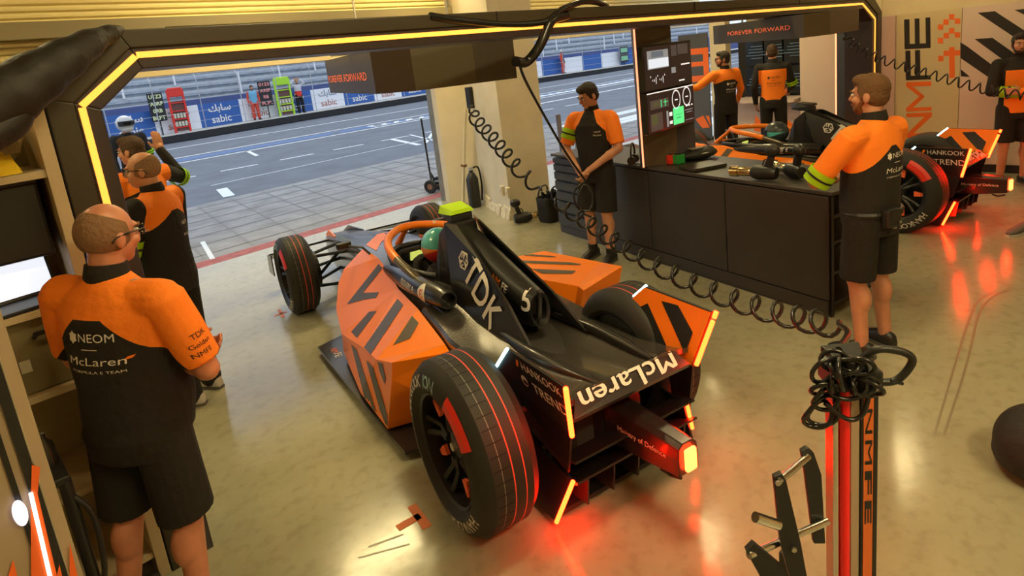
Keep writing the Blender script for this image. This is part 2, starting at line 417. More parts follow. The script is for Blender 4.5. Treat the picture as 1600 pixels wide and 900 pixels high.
# banner boards
BW = mat('banner white', (.80, .83, .88), .6); BT = mat('banner red text', (.45, .16, .12), .6)
AR = '\uFEDA\uFE91\uFE8E\uFEB3'               # seen left to right
wid = 2.05; x0 = 1.9
for i in range(22):
    xa = x0 + i * wid; xb = xa + wid - .02; y = wy((xa + xb) / 2) + 1.0
    a, b = V((xa, wy(xa) + 1.0, .36)), V((xb, wy(xb) + 1.0, .36)); r = (b - a).normalized(); n = V((r.y, -r.x, 0))
    mb = MB(); blue = i % 2 == 0
    mb.prism([a, b, b + V((0, 0, 1.12)), a + V((0, 0, 1.12))], n * .04)
    c = (a + b) / 2 + V((0, 0, .56)) + n * .04
    if i < 14:
        write(mb, AR, c + V((0, 0, .26)), r, (0, 0, 1), width=1.15, height=.42, m=1, off=.01, bold=.02)
        write(mb, 'sabic', c + V((0, 0, -.24)), r, (0, 0, 1), width=1.0, height=.36, m=2 if not blue else 1, off=.01, bold=.01)
    o = mb.build('banner_board', [BLUE if blue else BW, WHITE if blue else mat('banner grey text', (.25, .30, .38), .6), BT])
    tag(o, ('blue' if blue else 'white') + ' advertising board along the pit wall with ' + ('white' if blue else 'grey and red') + ' lettering', 'advertising board', 'boards along the pit wall')
# grandstand with stepped rows
mb0 = thing('grandstand', 'long grey stepped grandstand behind the pit wall boards', 'grandstand', (15, 36, 0))
STN = mat('grandstand concrete', (.46, .50, .55), .85, noise=.12, nscale=1.5); STD = mat('grandstand seats', (.30, .34, .40), .7, noise=.2, nscale=3); PB = mat('blue cladding', (.07, .10, .27), .7)
m1 = MB(); m1.box((5, -.6, .85), (110, .1, 1.7)); m1.build('front_cladding', [PB], mb0)
for k in range(9):
    m1 = MB(); z = 1.75 + k * .42; m1.box((5, k * .9, z / 2), (110, .9, z)); m1.build('step', [STN], mb0)
    m1 = MB(); m1.box((5, k * .9 + .1, z + .22), (110, .35, .12), m=0); m1.box((5, k * .9 + .1, z + .08), (110, .06, .18)); m1.build('bench', [STD], mb0)
for k in range(34):
    m1 = MB(); x = -42 + k * 2.7; z = 1.9 + (k % 3) * .42
    m1.cyl((x, -.5 + (k % 3) * .9, z - .2), (x, -.5 + (k % 3) * .9, z + 1.0), .05, n=6); m1.build('post', [mat('white steel', (.75, .77, .8), .5)], mb0)
m1 = MB(); m1.box((5, 9, 5.2), (110, 1.0, 5.0)); m1.build('rear_wall', [STN], mb0)
# debris fence on the ledge
fn = thing('debris_fence', 'thin grey post and wire fence standing on the pit wall ledge', 'fence', (15, 31, 0))
FG = mat('galvanised', (.45, .47, .50), .5, metal=.6)
for k in range(26):
    x = -6 + k * 2.0; y = wy(x) + .12 - 31
    m1 = MB(); m1.tube([(x - 15, y, .345), (x - 15, y, 2.7), (x - 15, y + .5, 3.3)], .022, 6); m1.build('post', [FG], fn)
for z in (.75, 1.2, 1.8, 2.4, 2.9):
    m1 = MB(); m1.tube([(x - 15, wy(x) + .12 - 31 + max(0, z - 2.7) * .8, z) for x in range(-6, 46, 2)], .008, 4); m1.build('cable', [FG], fn)
# ================================================================ GARAGE FITTINGS
LAMPM = mat('lamp diffuser', (1, .9, .7), .5, emit=LAMP_COL, es=1.0)
for i, (x, y, z, pw) in enumerate(LAMPS):
    t = thing('ceiling_lamp', 'long warm ceiling lamp hanging over the garage floor', 'lamp', (x, y, z), group='ceiling lamps')
    m1 = MB(); m1.box((0, 0, .05), (1.3, .32, .08), bev=.01); m1.build('housing', [ALU], t)
    dm = LAMPM.copy(); dm.name = 'lamp diffuser'; dm.node_tree.nodes['Principled BSDF'].inputs['Emission Strength'].default_value = pw / (math.pi * .33)
    m1 = MB(); m1.box((0, 0, 0), (1.22, .27, .02)); m1.build('diffuser', [dm], t)
    m1 = MB(); m1.cyl((-.5, 0, .09), (-.5, 0, .25), .006, n=6); m1.cyl((.5, 0, .09), (.5, 0, .25), .006, n=6); m1.build('hanger', [ALU], t)

# ---- lit portal: dark frame with an orange light line
PORT = mat('portal dark olive', (.040, .032, .018), .42); PORT2 = mat('portal inner band', (.032, .022, .026), .38)
pt = thing('light_portal', 'big dark eight-cornered portal frame with a glowing orange light line', 'portal', (0, 3.0, 0), math.atan(-.033))
def pf(poly_o, poly_i, y0, y1, name, mats):
    m1 = MB(); n = len(poly_o)
    for i in range(n - 1):
        a, b, c, d = poly_o[i], poly_o[i + 1], poly_i[i + 1], poly_i[i]
        m1.hexa([(p[0], y0, p[1]) for p in (a, b, c, d)], [(p[0], y1, p[1]) for p in (a, b, c, d)])
    return m1.build(name, mats, pt, bev=.006)
OUT = [(.40, 0), (.40, 2.135), (.69, 2.375), (9.13, 2.375), (9.52, 2.13), (9.52, 0)]
MID = [(.492, 0), (.492, 2.108), (.727, 2.302), (8.93, 2.302), (9.37, 2.10), (9.37, 0)]
INN = [(.580, 0), (.580, 2.070), (.756, 2.215), (8.90, 2.19), (9.20, 2.03), (9.20, 0)]
pf(OUT, MID, 0, .38, 'outer_frame', [PORT])
pf(MID, INN, .012, .36, 'inner_band', [PORT2])
STR = [(.515, .02), (.515, 2.093), (.745, 2.272), (8.84, 2.250), (9.29, 2.048), (9.29, .02)]
m1 = MB()
for a, b in zip(STR, STR[1:]):
    d = V((b[0] - a[0], 0, b[1] - a[1])); L = d.length; d.normalize(); n = V((-d.z, 0, d.x)) * .0125
    k = max(1, round(L / 2.4)); 
    for j in range(k):
        p = V((a[0], .004, a[1])) + d * (L * j / k); q = V((a[0], .004, a[1])) + d * (L * (j + 1) / k - .006)
        m1.hexa([p - n, q - n, q + n, p + n], [v + V((0, .02, 0)) for v in (p - n, q - n, q + n, p + n)])
m1.build('light_line', [LED_ORANGE], pt)
for x in (2.72, 4.95, 7.0): # section joints
    m1 = MB(); m1.box((x, -.002, 2.337), (.008, .006, .075)); m1.build('joint', [mat('joint', (.01, .008, .005), .6)], pt)

# ---- hanging signs
SG = mat('sign grey', (.060, .050, .040), .42); SG2 = mat('sign brown', (.050, .028, .014), .4); SG3 = mat('sign olive', (.105, .085, .052), .42); SGT = mat('sign letters', (.95, .20, .08), .6, emit=(.5, .08, .03), es=.6)
def sign(pix, label, mats4, hgt, textface, tw, zb=1.955):
    pts = [onZ(*p, zb) for p in pix]; c = sum(pts, V()) / len(pts); c.z = zb
    back = V((.45, .55, 0)); foot = pts + [pts[-1] + back * .9, pts[0] + back * .25]
    t = thing('hanging_sign', label, 'sign', c)
    m1 = MB(); loc = [p - c for p in foot]; n = len(loc)
    lo = m1.verts(loc); hi = m1.verts([p + V((0, 0, hgt)) for p in loc])
    m1.face(lo[::-1], 0); m1.face(hi, 0)
    for i in range(n): m1.face([lo[i], lo[(i + 1) % n], hi[(i + 1) % n], hi[i]], mats4[i] if i < len(mats4) else 0)
    a, b = loc[textface], loc[textface + 1]; r = (b - a).normalized()
    write(m1, 'FOREVER FORWARD', a.lerp(b, tw[0]) + V((0, 0, hgt * tw[1])), r, (0, 0, 1), width=(b - a).length * tw[2], height=hgt * tw[3], m=3, off=.003)
    m1.build('sign_body', [SG, SG2, SG3, SGT], t, recalc=False)
    m1 = MB()
    for k in (.25, .75):
        p = loc[0].lerp(loc[len(pts) - 1], k) + V((.1, .15, hgt)); m1.cyl(p, p + V((0, 0, 4.0 - zb - hgt)), .012, n=8)
    m1.build('suspension_rod', [ALU], t)
    m1 = MB(); p = loc[1].lerp(loc[2], .5); m1.box(p.lerp(loc[-1], .4) + V((0, 0, hgt + .015)), (.5, .12, .03)); m1.build('top_plate', [ALU], t)
sign([(516, 145), (588, 147), (650, 142), (745, 130), (808, 122)], 'left hanging sign box, over the opening to the pit lane', [0, 1, 2, 0], .35, 0, (.46, .42, .86, .20), 1.92)
sign([(1124, 69), (1256, 59), (1297, 54), (1342, 47)], 'right hanging sign box, over the second racing car', [0, 2, 1], .228, 0, (.50, .50, .74, .20))

# ---- workbench island
A = V((5.227, 4.930, 0)); B = V((4.399, 1.544, 0)); Cc = V((5.033, 1.313, 0))
du = (B - A).normalized(); dv = V((-du.y, du.x, 0)); LEN = (B - A).length; DEP = .68; HT = .94
bang = math.atan2(du.y, du.x)
BEN = mat('bench anthracite', (.040, .036, .036), .38, noise=.08, nscale=3); BTOP = mat('bench top', (.045, .040, .036), .45); DRW = mat('drawer front', (.030, .032, .036), .32)
be = thing('workbench', 'long anthracite workbench with drawers at its far end, between the two racing cars', 'workbench', A, bang)
# local: x along the front towards the camera, y into the bench (dv)
m1 = MB(); m1.box((LEN / 2 - .16, DEP / 2, HT / 2 - .02), (LEN - .36, DEP, HT - .04), bev=.006); m1.build('carcass', [BEN], be)
m1 = MB(); m1.box((LEN / 2, DEP / 2, HT - .012), (LEN + .03, DEP + .03, .028), bev=.004); m1.build('worktop', [BTOP], be)
m1 = MB(); m1.box((LEN / 2 - .1, .02, .04), (LEN - .3, .05, .08)); m1.build('plinth', [BEN], be)
zz = [.10, .26, .40, .52, .64, .745, .835, .905]
for a, b in zip(zz, zz[1:]):
    dr = MB(); dr.box((.37, -.012, (a + b) / 2), (.68, .022, b - a - .018), bev=.004); d = dr.build('drawer', [DRW], be)
    hd = MB(); hd.box((.37, -.028, b - .022), (.64, .016, .022), bev=.003); hd.build('handle', [mat('handle lip', (.018, .018, .020), .3)], d)
for k in range(3):
    w_ = (LEN - .72 - .01) / 3; dr = MB(); x = .72 + w_ * (k + .5)
    dr.box((x, -.010, .52), (w_ - .012, .02, .77), bev=.003); dr.build('door', [BEN], be)
m1 = MB(); m1.box((LEN / 2 + .35, -.010, .075), (LEN - .74, .016, .10)); m1.build('kick_panel', [BEN], be)
for (x, y) in ((LEN - .02, .02), (LEN - .02, DEP - .02)):
    m1 = MB(); m1.box((x, y, HT / 2 - .02), (.03, .03, HT - .04)); m1.build('post', [SATIN], be)
for z in (.10, .33, .56, .75):
    m1 = MB(); m1.box((LEN - .17, DEP / 2, z), (.33, DEP - .03, .022)); m1.build('shelf', [SATIN], be)

# screen column standing on the bench
ca, cb = onZ(1007, 262, HT), onZ(1060, 256, HT); cdir = (cb - ca).normalized(); cn = V((cdir.y, -cdir.x, 0)); cw = (cb - ca).length
cang = math.atan2(cdir.y, cdir.x); BRN = mat('column brown', (.085, .055, .032), .4)
col_ = thing('screen_column', 'brown upright column with an orange lit edge carrying two screens above the workbench', 'column', (ca.x, ca.y, HT + .003), cang)
m1 = MB(); m1.box((cw * .5, .10, .70), (cw, .2, 1.40), bev=.004); m1.build('column_body', [BRN], col_)
m1 = MB(); m1.box((-.008, .0, .70), (.014, .014, 1.40)); m1.build('light_line', [mat('salmon led', (1, .4, .2), .4, emit=(1, .32, .16), es=1.5)], col_)
m1 = MB(); m1.box((cw + .10, .13, .56), (.2, .05, 1.12)); m1.build('side_panel', [mat('violet grey panel', (.05, .045, .06), .4)], col_)
# two screens
ty = min(ca.y, cb.y) - .10; tl, tr, bl, br = (1001, 72), (1077, 64), (1012, 209), (1086, 192)
def lerp2(a, b, t): return (a[0] + (b[0] - a[0]) * t, a[1] + (b[1] - a[1]) * t)
SCR = mat('screen black', (.01, .008, .009), .25, emit=(.010, .006, .006), es=1)
def scr(name, px): return mat(name, px, .4, emit=px, es=1.0)
GRN = scr('screen green', (.08, .62, .20)); SGR = scr('screen grey', (.16, .17, .18)); SWH = scr('screen white', (.62, .62, .62)); SDK = scr('screen dark', (.045, .035, .03)); SOL = scr('screen olive', (.09, .08, .02))
def tv(t0, t1, label, arts):
    P = [onY(*lerp2(tl, bl, t0), ty), onY(*lerp2(tr, br, t0), ty), onY(*lerp2(tr, br, t1), ty), onY(*lerp2(tl, bl, t1), ty)]
    xl = (P[0].x + P[3].x) / 2; xr = (P[1].x + P[2].x) / 2; zt = (P[0].z + P[1].z) / 2; zb = (P[2].z + P[3].z) / 2
    W, Hh = xr - xl, zt - zb; t = thing('wall_screen', label, 'screen', (xl, ty, zb))
    m1 = MB(); m1.box((W / 2, .02, Hh / 2), (W, .05, Hh), bev=.005); m1.build('housing', [GLASSDARK], t)
    m1 = MB(); m1.box((W / 2, -.006, Hh / 2), (W * .96, .004, Hh * .94))
    ms = [SCR, GRN, SGR, SWH, SDK, SOL]
    def rect(x0, y0, x1, y1, m): m1.poly([(x0 * W, -.0095, (1 - y1) * Hh), (x1 * W, -.0095, (1 - y1) * Hh), (x1 * W, -.0095, (1 - y0) * Hh), (x0 * W, -.0095, (1 - y0) * Hh)], m)
    def ringp(cx, cy, r, m):
        for k in range(20):
            a0, a1 = 2 * math.pi * k / 20, 2 * math.pi * (k + 1) / 20
            q = lambda a, s: (cx * W + r * s * W * math.cos(a), -.0095, (1 - cy) * Hh + r * s * W * math.sin(a) * 1.25)
            m1.poly([q(a0, 1), q(a1, 1), q(a1, .86), q(a0, .86)], m)
    arts(rect, ringp, m1, W, Hh); m1.build('display', ms, t, recalc=False)
    m1 = MB(); m1.box((W / 2, .05, Hh / 2), (.18, .06, .18)); m1.build('bracket', [SATIN], t)
def art1(rect, ring, m1, W, Hh):
    rect(.08, .12, .50, .52, 2); rect(.10, .30, .5, .50, 3); rect(.16, .14, .40, .27, 0); rect(.56, .06, .68, .30, 4); rect(.70, .05, .92, .28, 4); rect(.76, .50, .95, .53, 3); rect(.55, .55, .64, .68, 2); rect(.70, .86, .82, .89, 3)
    for k in range(9): rect(.12 + .035 * k, .66 + .04 * ((k * 7) % 4), .13 + .035 * k, .70 + .05 * ((k * 5) % 4), 3)
def art2(rect, ring, m1, W, Hh):
    rect(.02, .01, .98, .035, 3); rect(.07, .20, .44, .42, 4); rect(.14, .24, .24, .36, 5); rect(.28, .22, .30, .40, 1); rect(.36, .22, .38, .40, 1); rect(.33, .28, .43, .30, 1)
    ring(.60, .30, .09, 3); ring(.83, .28, .09, 3); rect(.57, .29, .63, .32, 3); rect(.80, .27, .86, .30, 3)
    rect(.52, .50, .75, .93, 1); rect(.555, .68, .71, .70, 0); rect(.58, .76, .69, .78, 0); rect(.06, .52, .30, .94, 4); rect(.09, .55, .2, .80, 5); rect(.38, .53, .42, .93, 2); rect(.44, .58, .50, .68, 3); rect(.44, .80, .50, .88, 3)
    for k in range(3): rect(.80 + .06 * k, .50, .83 + .06 * k, .54, 3)
    rect(.77, .62, .95, .64, 2); rect(.80, .68, .93, .70, 2); rect(.78, .88, .96, .895, 2)
tv(0, .525, 'upper screen on the brown column, showing a track picture and dark readouts', art1)
tv(.535, 1, 'lower screen on the brown column, showing two round dials and a green tile', art2)

# ---- printed panels on the right wall
PW = mat('panel cream', (.60, .50, .30), .5); PP = mat('panel pink white', (.66, .52, .46), .5); OP = mat('panel orange', (.86, .16, .02), .5); BP = mat('panel black', (.015, .012, .012), .5)
def wpoly(m1, pix, m, x): 
    ps = [onX(*p, x) for p in pix]; m1.poly(ps, m)
def board(name, label, x0, x1, base, ztop, arts, X=XR, ms=None):
    a, b = onX(x0, 120, X), onX(x1, 120, X); y0, y1 = a.y, b.y
    m1 = MB(); m1.box((X, (y0 + y1) / 2, ztop / 2 + .004), (.03, abs(y1 - y0) - .006, ztop))
    for pix, m in arts: wpoly(m1, pix, m, X - .018)
    o = m1.build(name, [base, BP, OP] + (ms or []), recalc=False); return tag(o, label, 'wall panel')
def z4(pts, ox=1200, oy=0): return [(ox + x / 4, oy + y / 4) for x, y in pts]
def sq(x, y, h=17): return z4([(x - h, y - h), (x + h, y - h), (x + h, y + h), (x - h, y + h)])
E_ = [z4(p) for p in ([(852, 275), (1016, 270), (1016, 300), (854, 308)], [(850, 122), (884, 120), (886, 276), (853, 277)], [(916, 116), (946, 115), (948, 276), (918, 277)], [(984, 110), (1014, 108), (1016, 272), (986, 273)])]
F_ = [z4(p) for p in ([(860, 474), (1016, 470), (1018, 496), (862, 502)], [(858, 318), (890, 316), (893, 476), (861, 477)], [(918, 314), (950, 312), (952, 474), (921, 475)])]
M_ = [z4(p) for p in ([(862, 514), (1020, 508), (1021, 536), (863, 542)], [(862, 674), (1022, 668), (1022, 692), (863, 698)], [(863, 540), (905, 540), (978, 600), (958, 614)], [(958, 590), (980, 605), (905, 674), (865, 674)])]
N_ = [z4(p) for p in ([(864, 708), (1024, 702), (1024, 728), (864, 734)], [(980, 726), (1024, 726), (906, 838), (866, 838)], [(866, 836), (1024, 830), (1024, 858), (868, 864)])]
arr = [sq(*p) for p in ((1148, 106), (1112, 138), (1184, 132), (1078, 170), (1148, 193), (1114, 223), (1184, 218), (1078, 254), (1114, 334), (1184, 330), (1080, 366))] + [z4([(1131, 296), (1166, 294), (1168, 486), (1134, 488)])]
board('wall_panel', 'cream wall panel with tall upright black and orange letters, right of the portal', 1401, 1500, PW, 2.06, [(p, 1) for p in E_ + F_] + [(p, 2) for p in M_ + N_ + arr])
dg = [[(1310, 80), (1418, 70), (1640, 215), (1640, 300)], [(1292, 244), (1402, 236), (1620, 390), (1600, 470)], [(1202, 264), (1245, 290), (1560, 525), (1490, 560), (1202, 362)], [(1540, 62), (1640, 52), (1640, 110)], [(1204, 432), (1262, 480), (1206, 478)]]
board('wall_panel', 'pale wall panel with thick black diagonal stripes, behind the crossed-arms person', 1500, 1790, PP, 2.06, [(z4(p), 1) for p in dg])
m1 = MB(); a, b = onX(1401, 120, XR), onX(1366, 120, XR)
m1.box((XR, (a.y + b.y) / 2 + .08, 1.03), (.04, abs(b.y - a.y) + .12, 2.06)); tag(m1.build('wall_panel', [mat('panel pink', (.62, .44, .42), .5)]), 'narrow plain pinkish wall panel beside the portal post', 'wall panel')
m1 = MB(); m1.box((XR - .02, .3, .05), (.03, 4.2, .1)); struct('baseboard_right', m1, [SATIN])

# ---- far bay: desk wall with screens, white panels, partition with big orange letter
XB = 11.45
t = thing('engineer_desk', 'white engineers desk unit with a bank of black screens, behind the second racing car', 'desk', (XB, 4.9, 0))
def bayrect(x0, y0, x1, y1, X): # px rect -> y/z extents on plane X
    a, b = onX(x0, y0, X), onX(x1, y1, X); return a.y, b.y, b.z, a.z
ya, yb, zb, zt = bayrect(1158, 62, 1252, 150, XB)
m1 = MB(); m1.box((.10, (ya + yb) / 2 - 4.9, .40), (.5, abs(ya - yb) + .5, .80)); m1.build('base_cabinet', [PP], t)
m1 = MB(); m1.box((-.1, (ya + yb) / 2 - 4.9, zb - .03), (.7, abs(ya - yb) + .1, .05)); m1.build('desk_top', [PP], t)
m1 = MB(); m1.box((.3, (ya + yb) / 2 - 4.9, 1.3), (.06, abs(ya - yb) + .4, 1.7)); m1.build('back_panel', [BP], t)
for i in range(2):
    for j in range(3):
        y = yb + (ya - yb) * (j + .5) / 3 - 4.9; z = zb + (zt - zb) * (i + .5) / 2 + .02
        s_ = MB(); s_.box((.15, y, z), (.04, abs(ya - yb) / 3 - .03, (zt - zb) / 2 - .04)); s_ = s_.build('screen', [GLASSDARK], t)
        l_ = MB()
        for k in range(5): l_.box((.126, y - .05 + .02 * (k % 2), z - .12 + .055 * k), (.004, .22 + .05 * ((k * 3) % 4), .006))
        l_.build('readout', [mat('readout', (.1, .16, .18), .4, emit=(.10, .17, .19), es=.8)], s_)
# white wall beside the desk
ya, yb, zb, zt = bayrect(1250, 58, 1309, 190, XB - .3)
m1 = MB(); m1.box((XB - .3, (ya + yb) / 2, 1.02), (.05, abs(ya - yb), 2.04))
for q in ([(1178, 205), (1180, 180), (1196, 196), (1200, 208)], [(1222, 206), (1226, 184), (1246, 198), (1250, 208)]): wpoly(m1, q, 1, XB - .33)
tag(m1.build('wall_panel', [PP, OP]), 'plain pinkish white wall panel right of the bank of screens', 'wall panel')
ya, yb, zb, zt = bayrect(1309, 50, 1352, 185, XB - .5)
t = thing('bay_pillar', 'dark blue grey bay pillar with an orange lit edge, behind the bearded person', 'pillar', (XB - .5, (ya + yb) / 2, 0))
m1 = MB(); m1.box((0, 0, 1.1), (.1, abs(ya - yb), 2.2)); m1.build('pillar_panel', [mat('slate panel', (.045, .05, .075), .4)], t)
m1 = MB(); m1.box((-.05, abs(ya - yb) / 2 + .012, 1.1), (.02, .022, 2.2)); m1.build('light_line', [mat('salmon led', (1, .4, .2))], t)
# cream pillar and slate partition
ya, yb, zb, zt = bayrect(1112, 50, 1142, 185, XB)
m1 = MB(); m1.box((XB, (ya + yb) / 2, 1.3), (.2, abs(ya - yb), 2.6)); struct('wall_bay_pillar', m1, [mat('bay pillar', (.68, .60, .44), .6)])
ya, yb, zb, zt = bayrect(1060, 56, 1111, 185, XB - .1)
t = thing('partition_panel', 'slate grey partition with a big orange letter E and orange stripes at its foot', 'partition', (XB - .1, (ya + yb) / 2, 0))
m1 = MB(); m1.box((0, 0, zt / 2), (.05, abs(ya - yb), zt))
def lx(pix, dx=-.028): return [onX(*p, XB - .1) - V((XB - .1 - dx, (ya + yb) / 2, 0)) for p in pix]
z3 = lambda pts: [(800 + x / 4, y / 4) for x, y in pts]
for q in ([(1195, 298), (1228, 295), (1238, 500), (1205, 505)], [(1085, 308), (1230, 296), (1231, 335), (1085, 345)], [(1110, 390), (1200, 382), (1202, 410), (1110, 420)], [(1085, 480), (1236, 466), (1238, 503), (1085, 518)]): m1.poly(lx(z3(q)), 1)
for q in ([(1152, 745), (1200, 720), (1240, 795), (1195, 800)], [(1085, 790), (1130, 778), (1152, 815), (1125, 835)], [(1215, 722), (1236, 722), (1246, 770), (1246, 790)]): m1.poly(lx(z3(q)), 1)
m1.build('board', [mat('slate partition', (.085, .085, .095), .45), mat('sign orange', (.95, .17, .02), .5)], t, recalc=False)
m1 = MB(); m1.box((0, 0, .03), (.5, abs(ya - yb) * .9, .06)); m1.build('foot', [SATIN], t)
# ================================================================ THE RACING CARS
YAW1 = math.radians(12.8)
CO = V((2.1483, 1.9762, 0))
def q(u, v, z): return V((-v, u, z))          # forward, left, up -> local
def mir(ps): return [V((-p.x, p.y, p.z)) for p in ps]
ASH = mat('ash grey carbon', (.070, .064, .060), .26, metal=.25, coat=.3)
BRONZE = mat('bronze grey lacquer', (.105, .095, .085), .22, metal=.55, coat=.5)
LIGHTTXT = mat('off white lettering', (.80, .76, .72), .5)
def seg_at(px, py, inv, co, u=None, v=None, z=None):
    d = inv.to_3x3() @ ray(px, py)
    if u is not None: t = (u - co.y) / d.y
    elif v is not None: t = (-v - co.x) / d.x
    else: t = (z - co.z) / d.z
    return co + d * t
def rsec(u, wb, wt, zb, zt, cr=.5, n=5):       # rounded box section
    zm = zb + (zt - zb) * .55; wm = max(wb, wt) * 1.02; out = []
    pts = [(-wb, zb), (wb, zb), (wm, zm), (wt, zt - .02), (wt * .55, zt), (-wt * .55, zt), (-wt, zt - .02), (-wm, zm)]
    return [V((x, u, z)) for x, z in pts]
def make_wheel(parent, u, v, R, W, side, name='wheel', rows=True):
    t = bpy.data.objects.new(name, None); COL.objects.link(t); t.parent = parent; t.location = q(u, v, R)
    ax = V((-side, 0, 0))                       # pointing outboard
    h = W / 2; r1 = R * .655
    m1 = MB()
    prof = [(r1, -h * .82), (R * .74, -h * 1.0), (R * .84, -h * .96), (R * .93, -h * .84), (R, -h * .58),
            (R, -h * .36), (R, -h * .325), (R, -h * .02), (R, h * .015), (R, h * .30), (R, h * .325), (R, h * .58), (R * .93, h * .84), (R * .84, h * .96), (R * .74, h * 1.0), (r1, h * .82)]
    mi = [0] * 15; mi[5] = 1; mi[7] = 1; mi[9] = 2
    m1.lathe(prof, (0, 0, 0), ax, 64, mi)
    tb = bvh_of(m1)
    def arc(txt, a0, hh, mm, rad=.815):        # lettering round the outer sidewall
        a = a0
        for ch in txt:
            rr = R * rad; th = math.radians(a)
            rad_d = V((0, math.sin(th) * side, math.cos(th))); tan = rad_d.cross(ax) * -1
            tan = ax.cross(rad_d) * (-1)
            o = rad_d * rr
            if ch != ' ': write(m1, ch, o, tan, rad_d, height=hh, m=mm, bvh=tb, off=.0015, bold=.02, reach=.3)
            a -= math.degrees((hh * (.55 if ch in 'iI ' else .98)) / rr)
    if rows:
        arc('HANKOOK', 236, .052, 3); arc('HANKOOK', 78, .052, 3); arc('iON', 14, .055, 4)
        for k in range(10):                    # red sidewall block
            a0, a1 = math.radians(-24 - k * 3.8), math.radians(-24 - (k + 1) * 3.8)
            f = lambda a, r: V((0, math.sin(a) * side, math.cos(a))) * r
            rr_ = [.70, .75, .79, .84, .88, .915]
            for b0_, b1_ in zip(rr_, rr_[1:]):
                m1.poly([tb.ray_cast(f(a, R * r) + ax * .4, -ax, 1)[0] + ax * .003 for a, r in ((a0, b0_), (a1, b0_), (a1, b1_), (a0, b1_))], 5)
        for k in range(46):                    # cross grooves on the outer tread
            g0, g1 = 2 * math.pi * k / 46, 2 * math.pi * (k + .10) / 46; gp_ = lambda a, hh: V((0, math.sin(a), math.cos(a))) * (R + .0008) + ax * hh
            m1.poly([gp_(g0, h * .06), gp_(g1, h * .06), gp_(g1, h * .55), gp_(g0, h * .55)], 6)
    m1.build('tyre', [RUBBER, REDLINE, mat('pale tyre line', (.16, .16, .15), .6), mat('tyre lettering', (.62, .58, .55), .6), mat('tyre lettering blue', (.30, .48, .52), .6), RED, mat('tyre groove', (.004, .004, .004), .8)], t, smooth=35)
    m2 = MB()
    m2.lathe([(r1, -h * .86), (r1 * .96, -h * .5), (r1 * .93, h * .2), (r1 * .955, h * .80), (r1 * 1.005, h * .86)], (0, 0, 0), ax, 48)
    m2.lathe([(.001, h * .48), (.05, h * .48), (.075, h * .40), (.09, h * .2), (.085, -h * .4), (.001, -h * .4)], (0, 0, 0), ax, 24)
    for k in range(5):                          # five twin spokes
        for dl in (-.16, .16):
            a0 = 2 * math.pi * k / 5 + .3; f = lambda a, r, hh: V((0, math.sin(a) * r, math.cos(a) * r)) + ax * hh
            A_ = f(a0 + dl * .6, .07, h * .44); B_ = f(a0 + dl, r1 * .94, h * .62)
            m2.tube([A_, A_.lerp(B_, .5) - ax * .02, B_], [.022, .015, .018], 6)
    m2.cyl(ax * (-h * .3), ax * (-h * .25), r1 * .86, n=40); m2.cyl(ax * (-h * .80), ax * (-h * .74), r1 * .985, n=40)      # brake cover
    m3 = m2
    for k in range(5):                          # orange slashes on the rim
        a0 = 2 * math.pi * (k + .5) / 5 + .3
        for j in range(4):
            r = r1 * (.62 + .075 * j); wd = .30 - .05 * j; f = lambda a, r: V((0, math.sin(a) * r, math.cos(a) * r)) + ax * (h * .50)
            p = [f(a0 - wd / 2, r), f(a0 + wd / 2, r), f(a0 + wd / 2 - .04, r + .017), f(a0 - wd / 2 + .02, r + .017)]
            m3.prism(p, -ax * .02, 1)
    m2.build('rim', [SATIN, mat('rim orange', (1.0, .17, .06), .5)], t, smooth=40)
    m4 = MB(); m4.cyl(ax * (h * .44), ax * (h * .60), .026, .02, 12); m4.build('wheel_nut', [ALU], t)
    return t

